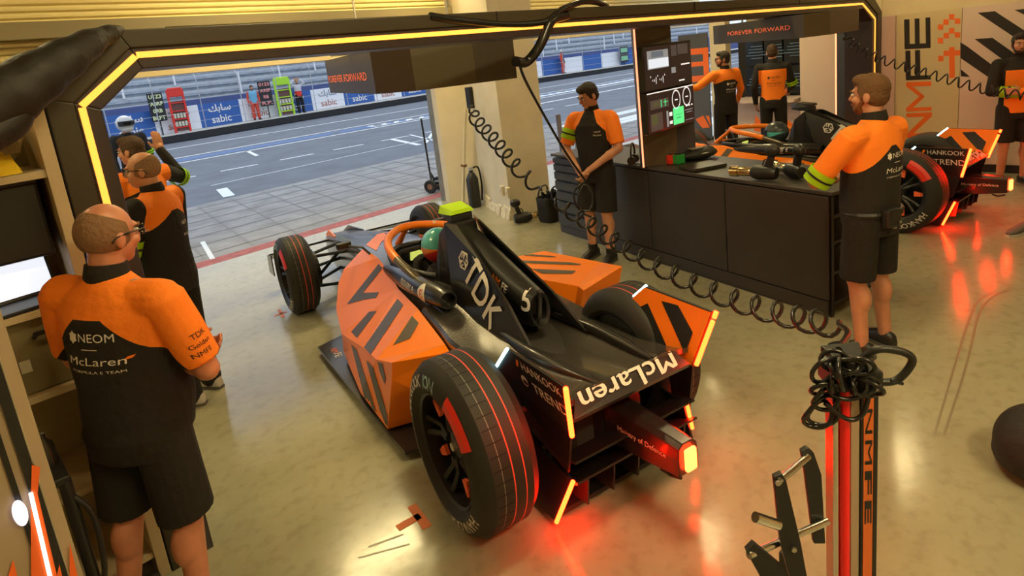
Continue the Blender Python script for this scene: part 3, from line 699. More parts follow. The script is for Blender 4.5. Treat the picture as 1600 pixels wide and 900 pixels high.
def build_car():
    car = thing('racing_car', 'orange and black racing car with a green camera pod, nearest, left of the workbench', 'racing car', CO, -YAW1, 'racing cars')
    Wm = M.Translation(CO) @ M.Rotation(-YAW1, 4, 'Z'); inv = Wm.inverted(); co = inv @ CAM
    at = lambda px, py, **k: seg_at(px, py, inv, co, **k)
    # --- tub and nose
    m1 = MB()
    S_ = [(4.72, .07, .06, .26, .33), (4.62, .12, .11, .22, .37), (4.35, .17, .15, .20, .43), (3.9, .21, .19, .18, .50), (3.4, .25, .22, .15, .575), (2.85, .30, .255, .11, .645), (2.55, .33, .275, .09, .665), (2.2, .345, .295, .075, .665), (1.8, .36, .30, .07, .665), (1.3, .39, .31, .07, .67), (1.0, .40, .31, .07, .64), (.6, .40, .30, .08, .57), (.1, .33, .24, .12, .53), (-.2, .20, .16, .18, .50)]
    m1.loft([rsec(*s) for s in S_])
    o = m1.build('monocoque', [ASH], car, smooth=30)
    # cockpit opening cut out of the tub
    cb_ = MB(); cb_.loft([[V((x * s, 1.86 + y * s2, z)) for x, y in [(.235 * math.cos(a), .50 * math.sin(a)) for a in [2 * math.pi * k / 20 for k in range(20)]]] for s, s2, z in ((.75, .8, .25), (.95, .97, .5), (1, 1, 1.0))])
    cut = cb_.build('cut', [SATIN]); md = o.modifiers.new('b', 'BOOLEAN'); md.operation = 'DIFFERENCE'; md.object = cut; md.solver = 'EXACT'
    cut.parent = car; bpy.context.view_layer.update(); dg = bpy.context.evaluated_depsgraph_get()
    me = bpy.data.meshes.new_from_object(o.evaluated_get(dg)); o.modifiers.clear(); o.data = me; bpy.data.objects.remove(cut)
    if not me.materials: me.materials.append(ASH)
    # nose stripes and graphics are pressed onto the tub
    m1 = MB(); m1.bm.from_mesh(o.data); tb = bvh_of(m1)
    for s in (-1, 1):
        for k in range(3):
            u = 3.0 - .22 * k; shape(m1, [(-.05, -.10), (.05, -.06), (.05, .10), (-.05, .06)], q(u + .3, s * .28, .5), (0, -1, 0) if s < 0 else (0, 1, 0), (0, 0, 1), 1, tb)
    paint(m1, tb, [[(572, 383), (590, 366), (618, 360), (612, 370), (596, 378), (588, 392)]], co, inv, 2)
    me.materials.append(STRIPE); me.materials.append(ORANGE); m1.bm.to_mesh(me); m1.bm.free()
    # cockpit rim padding
    m1 = MB(); ring = [q(1.86 + .51 * math.sin(a), .245 * math.cos(a), .675 + .02 * abs(math.cos(a))) for a in [2 * math.pi * k / 36 for k in range(36)]]
    m1.tube(ring, .026, 8, closed=True); m1.build('cockpit_rim', [SATIN], car, smooth=60)
    m1 = MB(); m1.box(q(2.12, 0, .66), (.26, .05, .14), rot=M.Rotation(.3, 3, 'X'), bev=.015); m1.box(q(2.085, 0, .665), (.13, .012, .07), rot=M.Rotation(.3, 3, 'X'), m=1); m1.build('steering_wheel', [SATIN, mat('dash glow', (.4, .5, .1), .4, emit=(.55, .6, .12), es=.8)], car)
    # cheek (coaming) on each side ending in a round outlet
    for s in (1, -1):
        m1 = MB(); rings = []
        for u, v, z, rv, rz in ((2.12, .285, .625, .012, .02), (1.95, .295, .645, .03, .05), (1.6, .30, .665, .055, .075), (1.25, .295, .685, .07, .075), (1.02, .285, .70, .07, .07), (.93, .28, .70, .058, .056)):
            rings.append([q(u, s * (v + rv * math.cos(a)), z + rz * math.sin(a)) for a in [2 * math.pi * k / 16 for k in range(16)]])
        rings.append([(p - q(.93, s * .28, .70)) * .8 + q(.93, s * .28, .70) for p in rings[-1]]); rings.append([p + q(.07, 0, 0) for p in rings[-1]])
        vr = m1.loft(rings); tbc = bvh_of(m1)
        side_n = (0, 1, 0) if s < 0 else (0, -1, 0)
        if s > 0:
            write(m1, 'mouser e', q(1.42, .4, .69), (0, -1, 0), (0, 0, 1), width=.24, height=.05, m=1, bvh=tbc, off=.002, shear=.2, reach=.3, maxlen=.02)
            shape(m1, [(.052 * math.cos(a), .058 * math.sin(a)) for a in [2 * math.pi * k / 20 for k in range(20)]], q(1.17, .4, .70), (0, -1, 0), (0, 0, 1), 1, tbc, off=.003, maxlen=.02)
            shape(m1, [(-.12, -.012), (.10, -.012), (.10, -.006), (-.12, -.006)], q(1.46, .4, .655), (0, -1, 0), (0, 0, 1), 1, tbc, off=.003)
            write(m1, 'E', q(1.17, .4, .70), (0, -1, 0), (0, 0, 1), height=.055, m=2, bvh=tbc, off=.005, reach=.3, maxlen=.02)
        m1.build('cockpit_cheek', [CARBON, LIGHTTXT, RED], car, smooth=50)
    # --- sidepods
    def pod(T, low_in, side, name):
        tip, mr, r1, r2, r3, r4, r5, L1, L2, L3, L4, c0, cr, lip, lip2, low, b1, b0 = T
        m1 = MB()
        vs = m1.verts([tip, mr, r1, r2, r3, r4, r5, L1, L2, L3, L4, c0, cr, lip, lip2, low, b1, b0])
        ix = lambda *a: m1.face([vs[i] for i in a])
        ix(0, 1, 7); ix(1, 2, 8, 7); ix(2, 3, 9, 8); ix(3, 4, 11, 10, 9); ix(4, 5, 12, 11); ix(5, 6, 13, 12)       # top
        ix(10, 11, 16, 17); ix(11, 12, 15, 16); ix(12, 13, 14, 15)                                                       # outer flank
        inn = m1.verts(low_in)                                                                                           # inner wall: front, mid, rear (low)
        ix2 = lambda a: m1.face(a)
        ix2([vs[0], vs[7], vs[8], vs[9], vs[10], vs[17], inn[0]]); ix2([vs[6], vs[13], vs[14], vs[15], inn[2]][::-1])
        ix2([vs[17], vs[16], vs[15], inn[2], inn[1], inn[0]])
        ix2([vs[0], vs[1], vs[2], vs[3], vs[4], vs[5], vs[6], inn[2], inn[1], inn[0]])
        bmesh.ops.triangulate(m1.bm, faces=m1.bm.faces[:]); bmesh.ops.recalc_face_normals(m1.bm, faces=m1.bm.faces[:])
        return m1
    TL = [q(2.68, .25, .66), q(2.2, .285, .69), q(1.97, .30, .65), q(1.64, .345, .60), q(1.20, .385, .60), q(.74, .42, .53), q(.66, .43, .51),
          q(2.66, .45, .53), q(2.62, .52, .44), q(2.42, .62, .30), q(2.02, .70, .255), q(1.40, .715, .375), q(1.05, .74, .435), q(.66, .765, .575), q(.70, .77, .46), q(.88, .79, .075), q(1.36, .795, .10), q(2.0, .715, .12)]
    LI = [q(2.5, .30, .12), q(1.5, .36, .10), q(.75, .40, .10)]
    mL = pod(TL, LI, 1, 'sidepod'); tb = bvh_of(mL)
    k4 = lambda pts, ox=400, oy=450: [(ox + x / 4, oy + y / 4) for x, y in pts]
    k5 = lambda pts: [(410 + x / 4.5, 310 + y / 4.5) for x, y in pts]
    paint(mL, tb, [k5([(818, 462), (846, 490), (708, 665), (820, 660), (800, 700), (715, 712), (595, 745)])], co, inv, 1)
    paint(mL, tb, [k4(p) for p in ([(708, 150), (755, 145), (632, 312), (596, 275)], [(886, 68), (922, 108), (718, 416), (676, 372)], [(976, 175), (1018, 220), (962, 318), (858, 358)])], co, inv, 1)
    paint(mL, tb, [k4(p) for p in ([(596, 350), (632, 390), (770, 830), (700, 765)], [(690, 450), (732, 492), (822, 790), (826, 885), (775, 760)], [(762, 462), (790, 470), (812, 560), (806, 602), (775, 520)])], co, inv, 1)
    write(mL, 'ABB FORMULA E', V((-.74, 1.22, .30)), (0, -.9, .45), (0, .45, .9), width=.34, height=.02, m=1, bvh=tb, off=.004, reach=.2, maxlen=.02) if False else None
    lip = MB()
    mL.build('sidepod', [ORANGE, STRIPE], car, bev=0)
    # rear lip / wheel fairing under the left sidepod
    TR = mir(TL)
    fix = {0: at(703, 366, u=2.5), 3: at(789, 388, u=2.0), 13: at(972, 415, u=.72), 12: at(968, 421, u=.8), 6: at(911, 454, u=.66), 5: at(905, 450, u=.72), 4: at(822, 424, u=1.2)}
    TR[13] = at(972, 416, u=.66); TR[6] = at(912, 454, u=.64); TR[5] = at(903, 447, u=.74); TR[12] = at(935, 409, u=1.02); TR[11] = at(850, 392, u=1.5); TR[14] = TR[13] - V((0, -.04, .12))
    mR = pod(TR, mir(LI), -1, 'sidepod'); tb = bvh_of(mR)
    k6 = lambda pts: [(690 + x / 5, 360 + y / 5) for x, y in pts]
    paint(mR, tb, [k6(p) for p in ([(520, 174), (640, 182), (900, 206), (860, 212), (535, 192)], [(590, 236), (1000, 252), (1090, 265), (1080, 274), (610, 256)], [(700, 302), (1050, 318), (1020, 342), (790, 340)])], co, inv, 1)
    mR.build('sidepod', [ORANGE, STRIPE], car)
    # --- engine cover: deck with two flanks, twin fins and central spine
    m1 = MB(); rings = []
    vz = [(.425, -.16), (.415, -.02), (.40, .0), (.30, .012), (.22, .03), (.12, -.01), (0, -.03)]
    for u, k, zb, ct in ((1.15, .92, .615, .02), (.9, .95, .60, .01), (.7, 1.0, .575, 0), (.45, 1.0, .565, -.005), (.2, .95, .57, -.01), (-.05, .92, .585, -.01), (-.25, .90, .60, 0), (-.36, .88, .62, .0), (-.40, .88, .645, .02)):
        half = [(v * k, zb + dz + (ct if v < .2 else 0)) for v, dz in vz]
        rings.append([q(u, v, z) for v, z in half] + [q(u, -v, z) for v, z in half[-2::-1]])
    vr = m1.loft(rings, closed=False, caps=False)
    lower = [[p[0] - V((0, 0, .10)), p[-1] - V((0, 0, .10))] for p in rings]
    ext_ = bmesh.ops.extrude_face_region(m1.bm, geom=m1.bm.faces[:]); bmesh.ops.translate(m1.bm, vec=(0, 0, -.025), verts=[e for e in ext_['geom'] if isinstance(e, bmesh.types.BMVert)])
    m1.build('engine_cover', [BRONZE], car, smooth=28)
    m1 = MB(); 
    for s in (1, -1): m1.tube(bez([q(.55, s * .17, .60), q(.2, s * .20, .615), q(-.1, s * .19, .625), q(-.36, s * .16, .64)], 6), [.012 + .02 * math.sin(math.pi * k / 18) for k in range(19)], 8)
    m1.build('cover_ridge', [CARBON], car, smooth=50)
    def fin(s):
        pts = [q(1.22, s * .115, 1.10), q(1.12, s * .165, .84), q(1.05, s * .20, .66), q(.95, s * .21, .59), q(.70, s * .21, .575), q(.40, s * .20, .585), q(.16, s * .18, .60), q(.42, s * .150, .775), q(.74, s * .115, .93), q(1.10, s * .082, 1.10)]
        m1 = MB(); m1.prism(pts, V((s * .014, 0, 0)))
        r = (pts[6] - pts[1]).normalized(); r = V((0, -1, -.62)).normalized(); n = V((-s, 0, .25)); up = n.cross(r) if s > 0 else r.cross(n)
        if s > 0:
            tb = bvh_of(m1)
            o = V((-.17, .70, .745)); rr = V((.02, -.70, -.72)).normalized()
            o = at(752, 458, v=.168); e = at(772, 490, v=.168); b_ = at(722, 400, v=.15)
            rr = (e - b_).normalized(); nn = V((-1, 0, .2)).normalized(); uu = nn.cross(rr)
            write(m1, 'TDK', o, rr, uu, width=(at(780, 492, v=.165) - at(724, 420, v=.15)).length, height=.195, m=1, bvh=tb, off=.003, bold=.012, reach=.3, maxlen=.05)
            c = at(724, 407, v=.145)
            for j in range(6):
                a0, a1 = math.pi * j / 3 + .5, math.pi * (j + 1) / 3 + .5; R_ = .062
                P_ = [(math.cos(a0) * R_, math.sin(a0) * R_), (math.cos(a1) * R_, math.sin(a1) * R_), (math.cos(a1) * R_ * .80, math.sin(a1) * R_ * .80), (math.cos(a0) * R_ * .80, math.sin(a0) * R_ * .80)]
                shape(m1, P_, c, rr, uu, 1, tb, off=.003)
                am = (a0 + a1) / 2; shape(m1, [(0, 0), (math.cos(am - .32) * R_ * .82, math.sin(am - .32) * R_ * .82), (math.cos(am + .32) * R_ * .82, math.sin(am + .32) * R_ * .82)], c, rr, uu, 1, tb, off=.003) if j % 2 else shape(m1, [(math.cos(a0) * R_ * .9, math.sin(a0) * R_ * .9), (math.cos(a0 + .9) * R_ * .45, math.sin(a0 + .9) * R_ * .45), (math.cos(a0 + .15) * R_ * .4, math.sin(a0 + .15) * R_ * .4)], c, rr, uu, 1, tb, off=.003)
        m1.build('shark_fin', [CARBON, LIGHTTXT], car)
    fin(1); fin(-1)
    m1 = MB(); rings = []
    for u, w_, z0, z1 in ((1.22, .105, .66, 1.09), (1.05, .105, .60, 1.05), (.80, .100, .585, .965), (.55, .088, .595, .885), (.40, .074, .615, .845), (.335, .062, .635, .825), (.345, .048, .655, .805), (.42, .04, .67, .79)):
        cz, rz = (z0 + z1) / 2, (z1 - z0) / 2
        rings.append([V((w_ * math.copysign(abs(math.cos(a)) ** .75, math.cos(a)), u, cz + rz * math.copysign(abs(math.sin(a)) ** .8, math.sin(a)))) for a in [2 * math.pi * k / 20 for k in range(20)]])
    m1.loft(rings); tb = bvh_of(m1)
    write(m1, '5', at(815, 472, v=.09), (0, -1, .06), (0, .06, 1), height=.125, width=.075, m=1, bvh=tb, off=.003, bold=.01, reach=.3, maxlen=.02)
    write(m1, 'NM', q(.655, .2, .845), (0, -1, -.28), (0, -.28, 1), height=.045, width=.075, m=2, bvh=tb, off=.003, bold=.02, reach=.3, maxlen=.02)
    write(m1, 'FE', q(.57, .2, .82), (0, -1, -.28), (0, -.28, 1), height=.045, width=.055, m=1, bvh=tb, off=.003, bold=.02, reach=.3, maxlen=.02)
    m1.build('engine_spine', [SATIN, LIGHTTXT, ORANGE], car, smooth=45)
    m1 = MB(); m1.box(q(.345, 0, .75), (.03, .03, .20), rot=M.Rotation(.25, 3, 'X'), bev=.008); m1.cyl(q(.33, 0, .655), q(.36, 0, .655), .022, n=12); m1.build('outlet_strut', [CARBON], car)
    # roll hoop, headrest, camera pod
    m1 = MB(); m1.loft([[q(u, w_, z0), q(u, -w_, z0), q(u, -w_ * .7, z1), q(u, w_ * .7, z1)] for u, w_, z0, z1 in ((1.42, .17, .64, .80), (1.36, .15, .64, 1.0), (1.24, .125, .64, 1.10), (1.14, .11, .64, 1.10))]); m1.build('roll_hoop', [CARBON], car, bev=.01)
    m1 = MB(); m1.loft([[q(u, w_, z0), q(u, -w_, z0), q(u, -w_, z1), q(u, w_, z1)] for u, w_, z0, z1 in ((1.42, .05, 1.115, 1.135), (1.30, .075, 1.10, 1.15), (1.18, .075, 1.10, 1.14))]); m1.build('camera_mount', [SATIN], car, bev=.006)
    m1 = MB(); m1.loft([[q(u, w_, z0), q(u, -w_, z0), q(u, -w_ * .8, z1), q(u, w_ * .8, z1)] for u, w_, z0, z1 in ((1.45, .015, 1.145, 1.155), (1.34, .095, 1.14, 1.19), (1.17, .085, 1.15, 1.175))]); m1.build('camera_pod', [YELLOW], car)
    # halo
    hp = bez([q(1.30, .27, .70), q(1.45, .31, .765), q(1.72, .325, .835), q(2.0, .25, .86), q(2.20, .11, .865), q(2.25, 0, .865), q(2.20, -.11, .865), q(2.0, -.25, .86), q(1.72, -.325, .835), q(1.45, -.31, .765), q(1.30, -.27, .70)], 6)
    m1 = MB(); m1.tube(hp[10:-10], .030, 10); m1.tube([q(2.25, 0, .865), q(2.36, 0, .78), q(2.52, 0, .66)], [.028, .022, .03], 10)
    tb = bvh_of(m1); write(m1, 'NEOM', q(2.13, -.20, .90), (-.55, -.75, 0), (.75, -.55, 0), width=.17, height=.035, m=1, bvh=tb, off=.002, reach=.1, maxlen=.02); m1.build('halo', [ORANGE, LIGHTTXT], car, smooth=60)
    for hh in (hp[:11], hp[-11:]): m1 = MB(); m1.tube(hh, .028, 10); m1.build('halo_mount', [mat('halo titanium', (.20, .175, .14), .3, metal=.8)], car, smooth=60)
    # mirrors
    for s in (1, -1):
        m1 = MB(); m1.tube([q(2.42, s * .27, .66), q(2.46, s * .32, .73), q(2.56, s * .40, .74)], .010, 6); m1.box(q(2.60, s * .43, .745), (.12, .05, .055), bev=.012); m1.build('mirror', [SATIN], car)
    # --- floor
    m1 = MB(); fl = [q(2.37, .82, .045), q(1.2, .81, .045), q(.55, .79, .045), q(.50, .50, .045), q(-.3, .42, .045)]
    fl2 = [q(2.62, .45, .05), q(2.62, -.45, .05)]
    m1.prism([q(2.37, .82, .045), q(1.2, .81, .045), q(.62, .79, .045), q(.50, .48, .045), q(-.30, .40, .045), q(-.30, -.40, .045), q(.50, -.48, .045), q(.62, -.79, .045), q(1.2, -.81, .045), q(2.37, -.82, .045), q(2.55, -.30, .05), q(2.55, .30, .05)], (0, 0, .022))
    write(m1, 'NM', q(2.20, .735, .068), (-.12, -1, 0), (1, -.12, 0), height=.05, width=.09, m=2, off=.002, bold=.02)
    write(m1, 'FE', q(2.10, .735, .068), (-.12, -1, 0), (1, -.12, 0), height=.05, width=.08, m=1, off=.002, bold=.02)
    m1.build('floor_plate', [CARBON, LIGHTTXT, ORANGE], car)
    # --- rear end plates
    for s in (1, -1):
        if s > 0: a_, b_, c_, d_ = q(.19, .39, .575), q(-.07, .44, .80), q(-.51, .444, .80), q(-.43, .386, .52)
        else: a_, b_, c_, d_ = at(957, 495, u=.19), at(1012, 447, u=-.07), at(1116, 486, u=-.51), at(1085, 569, u=-.43)
        e_, f_2 = q(-.37, s * .38, .30), q(.15, s * .37, .40)
        m1 = MB(); th = V((.012 * s, 0, 0)); poly = [a_, b_, c_, d_, e_, f_2]
        m1.prism(poly, th); m1.bm.faces.ensure_lookup_table(); tb = bvh_of(m1)
        inner = V((s, 0, 0)); 
        if s > 0:
            rr = (c_ - b_).normalized(); nn = V((-1, 0, .12)); uu = nn.cross(rr)
            write(m1, 'HANKOOK', b_.lerp(c_, .56) - uu * .045, rr, uu, width=.31, height=.042, m=2, bvh=tb, off=.003, bold=.02, reach=.2)
            write(m1, 'TREND', b_.lerp(c_, .62) - uu * .135, rr, uu, width=.26, height=.052, m=2, bvh=tb, off=.003, reach=.2)
            shape(m1, [(.028 * math.cos(t), .028 * math.sin(t)) for t in [2 * math.pi * k / 16 for k in range(16)]], b_.lerp(c_, .17) - uu * .13, rr, uu, 2, tb, off=.003)
            shape(m1, [(.020 * math.cos(t), .014 * math.sin(t)) for t in [2 * math.pi * k / 12 for k in range(12)]], b_.lerp(c_, .185) - uu * .135, rr, uu, 0, tb, off=.005)
            shape(m1, [(-.02, -.02), (.0, -.02), (.02, .02), (.0, .02)], b_.lerp(c_, .13) - uu * .045, rr, uu, 1, tb, off=.003)
            kx = [p + th + V((.003, 0, 0)) for p in (a_, b_, c_, d_)]; m1.poly(kx, 1)
        else:
            kx = [p - V((.022, 0, 0)) for p in (a_, b_, c_, d_)]; m0 = MB()
            for mm_ in (m1, m0): mm_.poly([kx[0], kx[1], kx[2]], 1); mm_.poly([kx[0], kx[2], kx[3]], 1)
            tb2 = bvh_of(m0)
            paint(m1, tb2, [[(800 + x / 4, 450 + y / 4) for x, y in p] for p in ([(690, 195), (705, 212), (745, 280), (738, 285)], [(788, 125), (850, 95), (968, 362), (880, 345)], [(935, 80), (1040, 108), (1132, 278), (1090, 395), (1066, 372)])], co, inv, 0, off=.003)
        m1.build('wing_endplate', [SATIN, ORANGE, LIGHTTXT], car, recalc=False)
        def bar(p, qq, nm, mt, w_=.011, outd=V((0, -.012, 0))):
            m2 = MB(); m2.cyl(p + outd, qq + outd, w_, n=8); m2.build(nm, [mt], car)
        if s > 0: bar(c_, d_, 'red_light', LED_RED)
        else: bar(c_.lerp(d_, .17), d_, 'red_light', LED_RED); bar(c_, c_.lerp(d_, .11), 'red_light', LED_RED)
        bar(a_, b_, 'cyan_light', LED_CYAN, .008, V((0, .010, 0)))
        lp = at(893, 750, u=-.38) if s > 0 else at(1070, 628, u=-.38); lq = at(867, 814, u=-.30) if s > 0 else at(1084, 690, u=-.32)
        m2 = MB(); m2.prism([lp, lq, lq + q(.30, 0, .0), lp + q(.42, 0, .04)], V((.012 * s, 0, 0))); m2.build('diffuser_plate', [SATIN], car)
        if s < 0: lq = lp.lerp(lq, .62)
        bar(lp, lq, 'red_light', LED_RED, .010)
    # wing plate with the big upside-down name
    wl, wr_, br, bl = at(899, 612, u=-.385), at(1050, 547, u=-.385), at(1078, 568, u=-.47), at(897, 656, u=-.47)
    m1 = MB(); m1.prism([wl, wr_, br, bl], V((0, .01, -.022))); nn = (wr_ - wl).cross(bl - wl); 
    if nn.z < 0: nn = -nn
    rr = ((wl + bl) - (wr_ + br)).normalized(); nn.normalize(); uu = nn.cross(rr)
    
    for k_ in (-.003, 0, .003): write(m1, 'McLaren', (wl + wr_ + br + bl) / 4 + rr * k_ + uu * (.4 * k_), rr, uu, width=(wl - wr_).length * .97, height=.09, m=1, off=.003 + abs(k_) * .1 + k_ * .05, shear=.15)
    m1.build('rear_wing', [CARBON, LIGHTTXT], car)
    m1 = MB(); m1.prism([q(-.30, .37, .33), q(-.30, -.36, .33), q(-.42, -.36, .36), q(-.42, .37, .36)], (0, 0, .012)); m1.build('beam_wing', [SATIN], car)
    # gearbox casing and crash box with the rain light
    m1 = MB(); m1.loft([rsec(.35, .22, .2, .10, .48), rsec(0, .16, .15, .12, .46), rsec(-.25, .085, .08, .22, .47)]); m1.build('gearbox', [SATIN], car, smooth=30)
    m1 = MB(); m1.loft([rsec(-.20, .075, .065, .255, .47), rsec(-.55, .062, .056, .29, .465), rsec(-.72, .056, .052, .315, .46)]); tb = bvh_of(m1)
    write(m1, 'Ministry of Defence', q(-.50, .2, .375), (0, -1, .04), (0, 0, 1), width=.30, height=.034, m=1, bvh=tb, off=.002, reach=.3, maxlen=.03); m1.build('crash_box', [CARBON, LIGHTTXT], car, bev=.004, recalc=False)
    m1 = MB(); m1.box(q(-.733, 0, .385), (.062, .022, .105), bev=.010); m1.build('rain_light', [mat('rain light', (1, .2, .1), .4, emit=(1, .016, .003), es=60)], car)
    m1 = MB(); m1.tube([q(-.60, .05, .29), q(-.64, .03, .27), q(-.70, .03, .29)], .008, 6); m1.build('tow_loop', [SATIN], car)
    for vv in (.30, .15, 0, -.15, -.30):
        m1 = MB(); m1.prism([q(-.05, vv, .06), q(-.38, vv, .10), q(-.40, vv, .24), q(-.05, vv, .15)], V((.008, 0, 0))); m1.build('diffuser_strake', [CARBON], car)
    m1 = MB(); m1.prism([q(-.05, .36, .07), q(-.05, -.36, .07), q(-.42, -.37, .26), q(-.42, .37, .26)], (0, 0, .012)); m1.build('diffuser', [CARBON], car)
    # --- front wing and suspension
    m1 = MB()
    for s in (1, -1):
        m1.loft([[q(4.62, s * .08, .30), q(4.34, s * .08, .36), q(4.34, s * .08, .385), q(4.62, s * .08, .325)], [q(4.40, s * .45, .33), q(4.20, s * .45, .40), q(4.20, s * .45, .418), q(4.40, s * .45, .348)], [q(4.25, s * .80, .34), q(4.12, s * .80, .42), q(4.12, s * .80, .435), q(4.25, s * .80, .355)]])
    m1.build('front_wing', [ASH], car, smooth=30)
    for s in (1, -1):
        m1 = MB(); m1.prism([q(4.66, s * .10, .36), q(4.45, s * .11, .46), q(4.05, s * .15, .475), q(4.05, s * .15, .42)], V((.014, 0, 0))); m1.build('nose_winglet', [ORANGE if s > 0 else ASH], car)
        m1 = MB(); m1.prism([q(4.32, s * .80, .20), q(4.05, s * .80, .22), q(4.02, s * .80, .44), q(4.25, s * .80, .40)], V((.01, 0, 0))); m1.build('front_endplate', [ASH], car)
    wheel_x = {}
    for s in (1, -1):
        F0, FV = 3.46, .685 * s; RV = .66 if s > 0 else -.47; RU = 0 if s > 0 else .12
        make_wheel(car, 3.46, FV, .36, .265, s); make_wheel(car, RU, RV, .405 if s > 0 else .39, .31, s)
        arms = [((3.66, .22, .50), (3.5, .56, .49)), ((3.30, .24, .50), (3.44, .56, .49)), ((3.72, .20, .24), (3.5, .56, .21)), ((3.22, .24, .22), (3.42, .56, .21)), ((3.62, .21, .36), (3.58, .56, .34)), ((3.38, .23, .54), (3.46, .55, .24))]
        for a_, b_ in arms:
            m1 = MB(); m1.tube([q(a_[0], s * a_[1], a_[2]), q((a_[0] + b_[0]) / 2, s * (a_[1] + b_[1]) / 2, (a_[2] + b_[2]) / 2), q(b_[0], s * b_[1], b_[2])], [.019, .015, .017], 6); m1.build('suspension_arm', [SATIN], car)
        k = abs(RV) - .15
        for a_, b_ in (((.28, .20, .40), (.03, k, .50)), ((-.12, .15, .42), (-.03, k, .50)), ((.30, .22, .2), (.04, k, .26)), ((-.10, .15, .22), (-.04, k, .26))):
            m1 = MB(); m1.tube([q(a_[0], s * a_[1], a_[2]), q(b_[0], s * b_[1], b_[2])], .016, 6); m1.build('suspension_arm', [SATIN], car)
        m1 = MB(); m1.cyl(q(3.46, s * .50, .36), q(3.46, s * .60, .36), .17, .20, 24); m1.build('brake_duct', [SATIN], car)
        m1 = MB(); m1.loft([[q(3.40, s * .60, .60), q(3.40, s * .56, .70), q(3.52, s * .56, .70), q(3.52, s * .60, .60)], [q(3.44, s * .52, .50), q(3.44, s * .51, .52), q(3.48, s * .51, .52), q(3.48, s * .52, .50)]]) if False else m1.box(q(3.46, s * .53, .36), (.02, .06, .40)); m1.build('upright', [SATIN], car)
    return car
car1 = build_car()
car2 = copy_tree(car1)
car2.location = (7.3427, 1.6494, 0); car2.rotation_euler = (0, 0, -.1085)
car2['label'] = 'orange and black racing car with a black camera pod, farther, beyond the workbench'
for ch in car2.children:
    if ch.name.startswith('camera_pod'):
        ch.data = ch.data.copy(); ch.data.materials[0] = SATIN
# ================================================================ PEOPLE
def vox(mb, size, smooth=3, fac=.5):
    bmesh.ops.recalc_face_normals(mb.bm, faces=mb.bm.faces[:])
    me = bpy.data.meshes.new('v'); mb.bm.to_mesh(me); ob = bpy.data.objects.new('v', me); COL.objects.link(ob)
    r = ob.modifiers.new('r', 'REMESH'); r.mode = 'VOXEL'; r.voxel_size = size
    if smooth: s = ob.modifiers.new('s', 'SMOOTH'); s.factor = fac; s.iterations = smooth
    dg = bpy.context.evaluated_depsgraph_get(); dg.update()
    m2 = bpy.data.meshes.new_from_object(ob.evaluated_get(dg))
    bpy.data.objects.remove(ob); bpy.data.meshes.remove(me)
    out = MB(); out.bm.from_mesh(m2); bpy.data.meshes.remove(m2)
    for f in out.bm.faces: f.smooth = True; f.material_index = 0
    return out
def cap(mb, p0, p1, r0, r1, n=14):              # tapered limb with round ends
    p0, p1 = V(p0), V(p1); d = p1 - p0; L = d.length
    if L < 1e-4: mb.ball(p0, r0); return
    d.normalize(); a, b = mb.frame(d); rings = []
    for t in (-80, -50, -20, 0): rings.append((p0 + d * r0 * math.sin(math.radians(t)), r0 * math.cos(math.radians(t))))
    for t in (0, 20, 50, 80): rings.append((p1 + d * r1 * math.sin(math.radians(t)), r1 * math.cos(math.radians(t))))
    mb.loft([[c + (a * math.cos(2 * math.pi * k / n) + b * math.sin(2 * math.pi * k / n)) * r for k in range(n)] for c, r in rings])
def stack(mb, secs, n=24):                      # torso: (x, y, z, rx, ry)
    mb.loft([[V((x + rx * math.cos(a), y + ry * math.sin(a), z)) for a in [2 * math.pi * k / n for k in range(n)]] for x, y, z, rx, ry in secs])
def hand(mb, w, d, nrm, thumb, curl=.5, k=1.0, spread=.0):
    w, d, nrm = V(w), V(d).normalized(), V(nrm).normalized(); lat = d.cross(nrm).normalized() * thumb
    nrm = (nrm - d * nrm.dot(d)).normalized()
    cap(mb, w - d * .02, w + d * .03, .026 * k, .030 * k)
    for i, L in enumerate((.070, .078, .072, .056)):
        o = (1.5 - i) * .0205 * k; dd = (d + lat * spread * (1.5 - i)).normalized()
        b = w + d * .088 * k + lat * o; cap(mb, w + d * .015 + lat * o * .8, b, .0165 * k, .0125 * k, 10)
        d1 = (dd * math.cos(curl) + nrm * math.sin(curl)); m_ = b + d1 * L * .52 * k
        d2 = (dd * math.cos(curl * 2.1) + nrm * math.sin(curl * 2.1)); e = m_ + d2 * L * .52 * k
        cap(mb, b, m_, .0115 * k, .0105 * k, 10); cap(mb, m_, e, .0105 * k, .0085 * k, 10)
    t0 = w + d * .022 * k + lat * .026 * k; t1 = t0 + (d * .62 + lat * .62 + nrm * .25).normalized() * .045 * k; t2 = t1 + (d * .85 + lat * .25 + nrm * .35).normalized() * .034 * k
    cap(mb, t0, t1, .0155 * k, .0125 * k, 10); cap(mb, t1, t2, .012 * k, .0095 * k, 10)
DEF = dict(hip=(.095, 0, .93), knee=(.105, .015, .50), ank=(.11, -.03, .085), sh=(.195, -.01, 1.425))
def zones(o_mb, planes, fn):
    for co, no in planes:
        g = o_mb.bm.verts[:] + o_mb.bm.edges[:] + o_mb.bm.faces[:]
        bmesh.ops.bisect_plane(o_mb.bm, geom=g, plane_co=co, plane_no=no, dist=1e-5)
    for f in o_mb.bm.faces: f.material_index = fn(f.calc_center_median())
